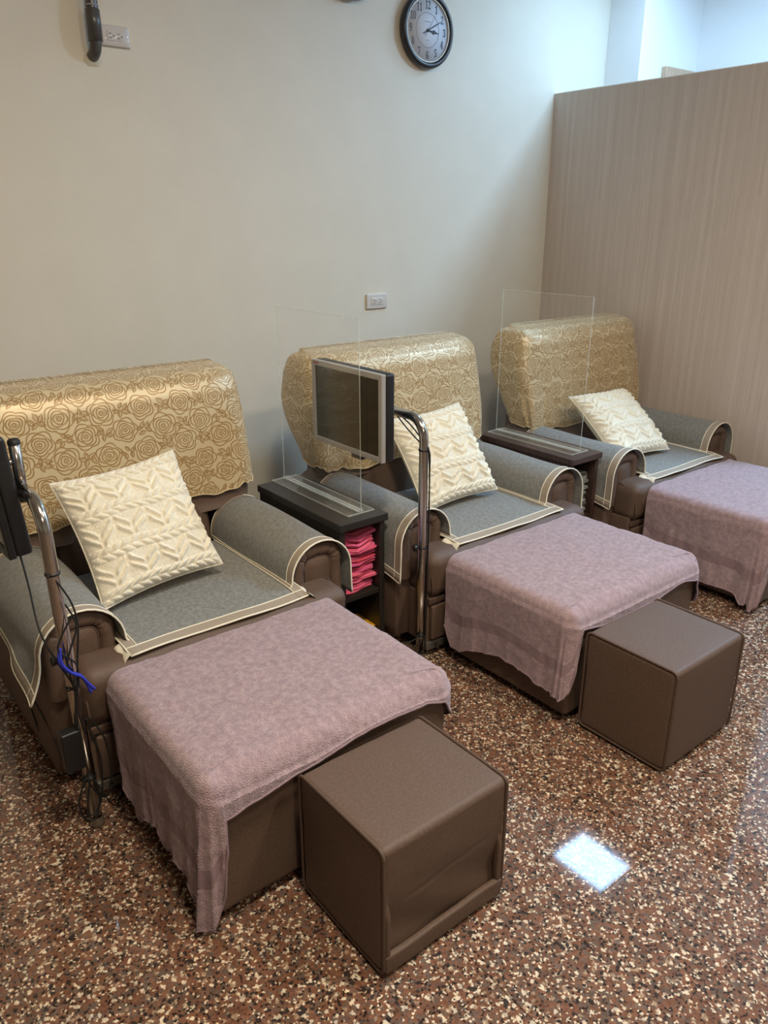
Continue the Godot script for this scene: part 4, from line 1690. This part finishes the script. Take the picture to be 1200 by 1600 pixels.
func wall_clock():
	var R := 0.161
	var t := thing("wall_clock", "round wall clock with black rim, white dial and serif numerals", "clock", Vector3(2.822, 2.342, WALL_Z))
	var face := Basis(Vector3.RIGHT, PI * 0.5)    # turns the lathe's height towards the room
	var g := geo()
	var prof := PackedVector2Array([Vector2(0, 0.0), Vector2(R * 0.93, 0.0)])
	for k in 13:
		var a := -PI * 0.35 + PI * 1.1 * k / 12.0
		prof.append(Vector2(R - 0.0145 + 0.0145 * cos(a), 0.026 + 0.017 * sin(a)))
	prof.append(Vector2(R - 0.029, 0.027))
	g.lathe(prof, 72, Vector3.ZERO, face)
	put("rim", g, M.clock_rim, t)
	g = geo()
	g.lathe(PackedVector2Array([Vector2(R - 0.0265, 0.024), Vector2(R - 0.0265, 0.034), Vector2(R - 0.0285, 0.0352), Vector2(R - 0.0305, 0.034), Vector2(R - 0.0305, 0.024)]), 72, Vector3.ZERO, face)
	put("inner_ring", g, M.clock_ring, t)
	g = geo()
	g.lathe(PackedVector2Array([Vector2(0, 0.027), Vector2(R - 0.0285, 0.027), Vector2(R - 0.0285, 0.014)]), 72, Vector3.ZERO, face)
	var dial := put("dial", g, M.dial, t)
	g = geo()
	g.lathe(PackedVector2Array([Vector2(0.0715, 0.0268), Vector2(0.0715, 0.0276), Vector2(0.0728, 0.0276), Vector2(0.0728, 0.0268)]), 64, Vector3.ZERO, face)
	put("circle_line", g, M.ink, dial)
	var font := SystemFont.new()
	font.font_names = PackedStringArray(["Droid Serif"])
	for n in range(1, 13):
		var tm := TextMesh.new()
		tm.font = font
		tm.text = str(n)
		tm.font_size = 48
		tm.pixel_size = 0.00070
		tm.depth = 0.0012
		var o := put_mesh("numeral", tm, M.ink, dial)
		var a := TAU * n / 12.0
		o.position = Vector3(sin(a) * 0.106, cos(a) * 0.104, 0.0278)
		o.scale = Vector3(0.95, 1.38, 1.0)
	g = geo(false)
	g.box(Vector3(0, 0.036, 0.0276), Vector3(0.036, 0.0022, 0.0008), 0.0002)
	g.box(Vector3(0, -0.040, 0.0276), Vector3(0.018, 0.0022, 0.0008), 0.0002)
	put("small_print", g, M.ink_soft, dial)
	# hands: ten past three
	var hand := func(called: String, ang: float, length: float, w: float, tail: float, z: float, spade: bool) -> void:
		var q := geo(false)
		var b := Basis(Vector3(0, 0, 1), -deg_to_rad(ang))
		var o2 := PackedVector2Array([Vector2(-w, -tail), Vector2(w, -tail), Vector2(w, length * 0.5), Vector2(w * 0.35, length), Vector2(-w * 0.35, length), Vector2(-w, length * 0.5)])
		if spade:
			o2 = PackedVector2Array([Vector2(-w, -tail), Vector2(w, -tail), Vector2(w, length * 0.38), Vector2(w * 3.2, length * 0.55), Vector2(w, length * 0.72), Vector2(w * 0.4, length), Vector2(-w * 0.4, length), Vector2(-w, length * 0.72), Vector2(-w * 3.2, length * 0.55), Vector2(-w, length * 0.38)])
		q.prism(o2, z, z + 0.001, 0.0, Vector3.ZERO, b)
		put(called, q, M.ink, t)
	hand.call("hour_hand", 96.0, 0.070, 0.0030, 0.006, 0.0300, true)
	hand.call("minute_hand", 62.0, 0.098, 0.0024, 0.030, 0.0315, false)
	hand.call("second_hand", 35.0, 0.088, 0.0007, 0.032, 0.0330, false)
	g = geo()
	g.lathe(PackedVector2Array([Vector2(0.0065, 0.027), Vector2(0.0065, 0.034), Vector2(0.004, 0.0355), Vector2(0, 0.0355)]), 18, Vector3.ZERO, face)
	put("hub", g, M.ink, t)
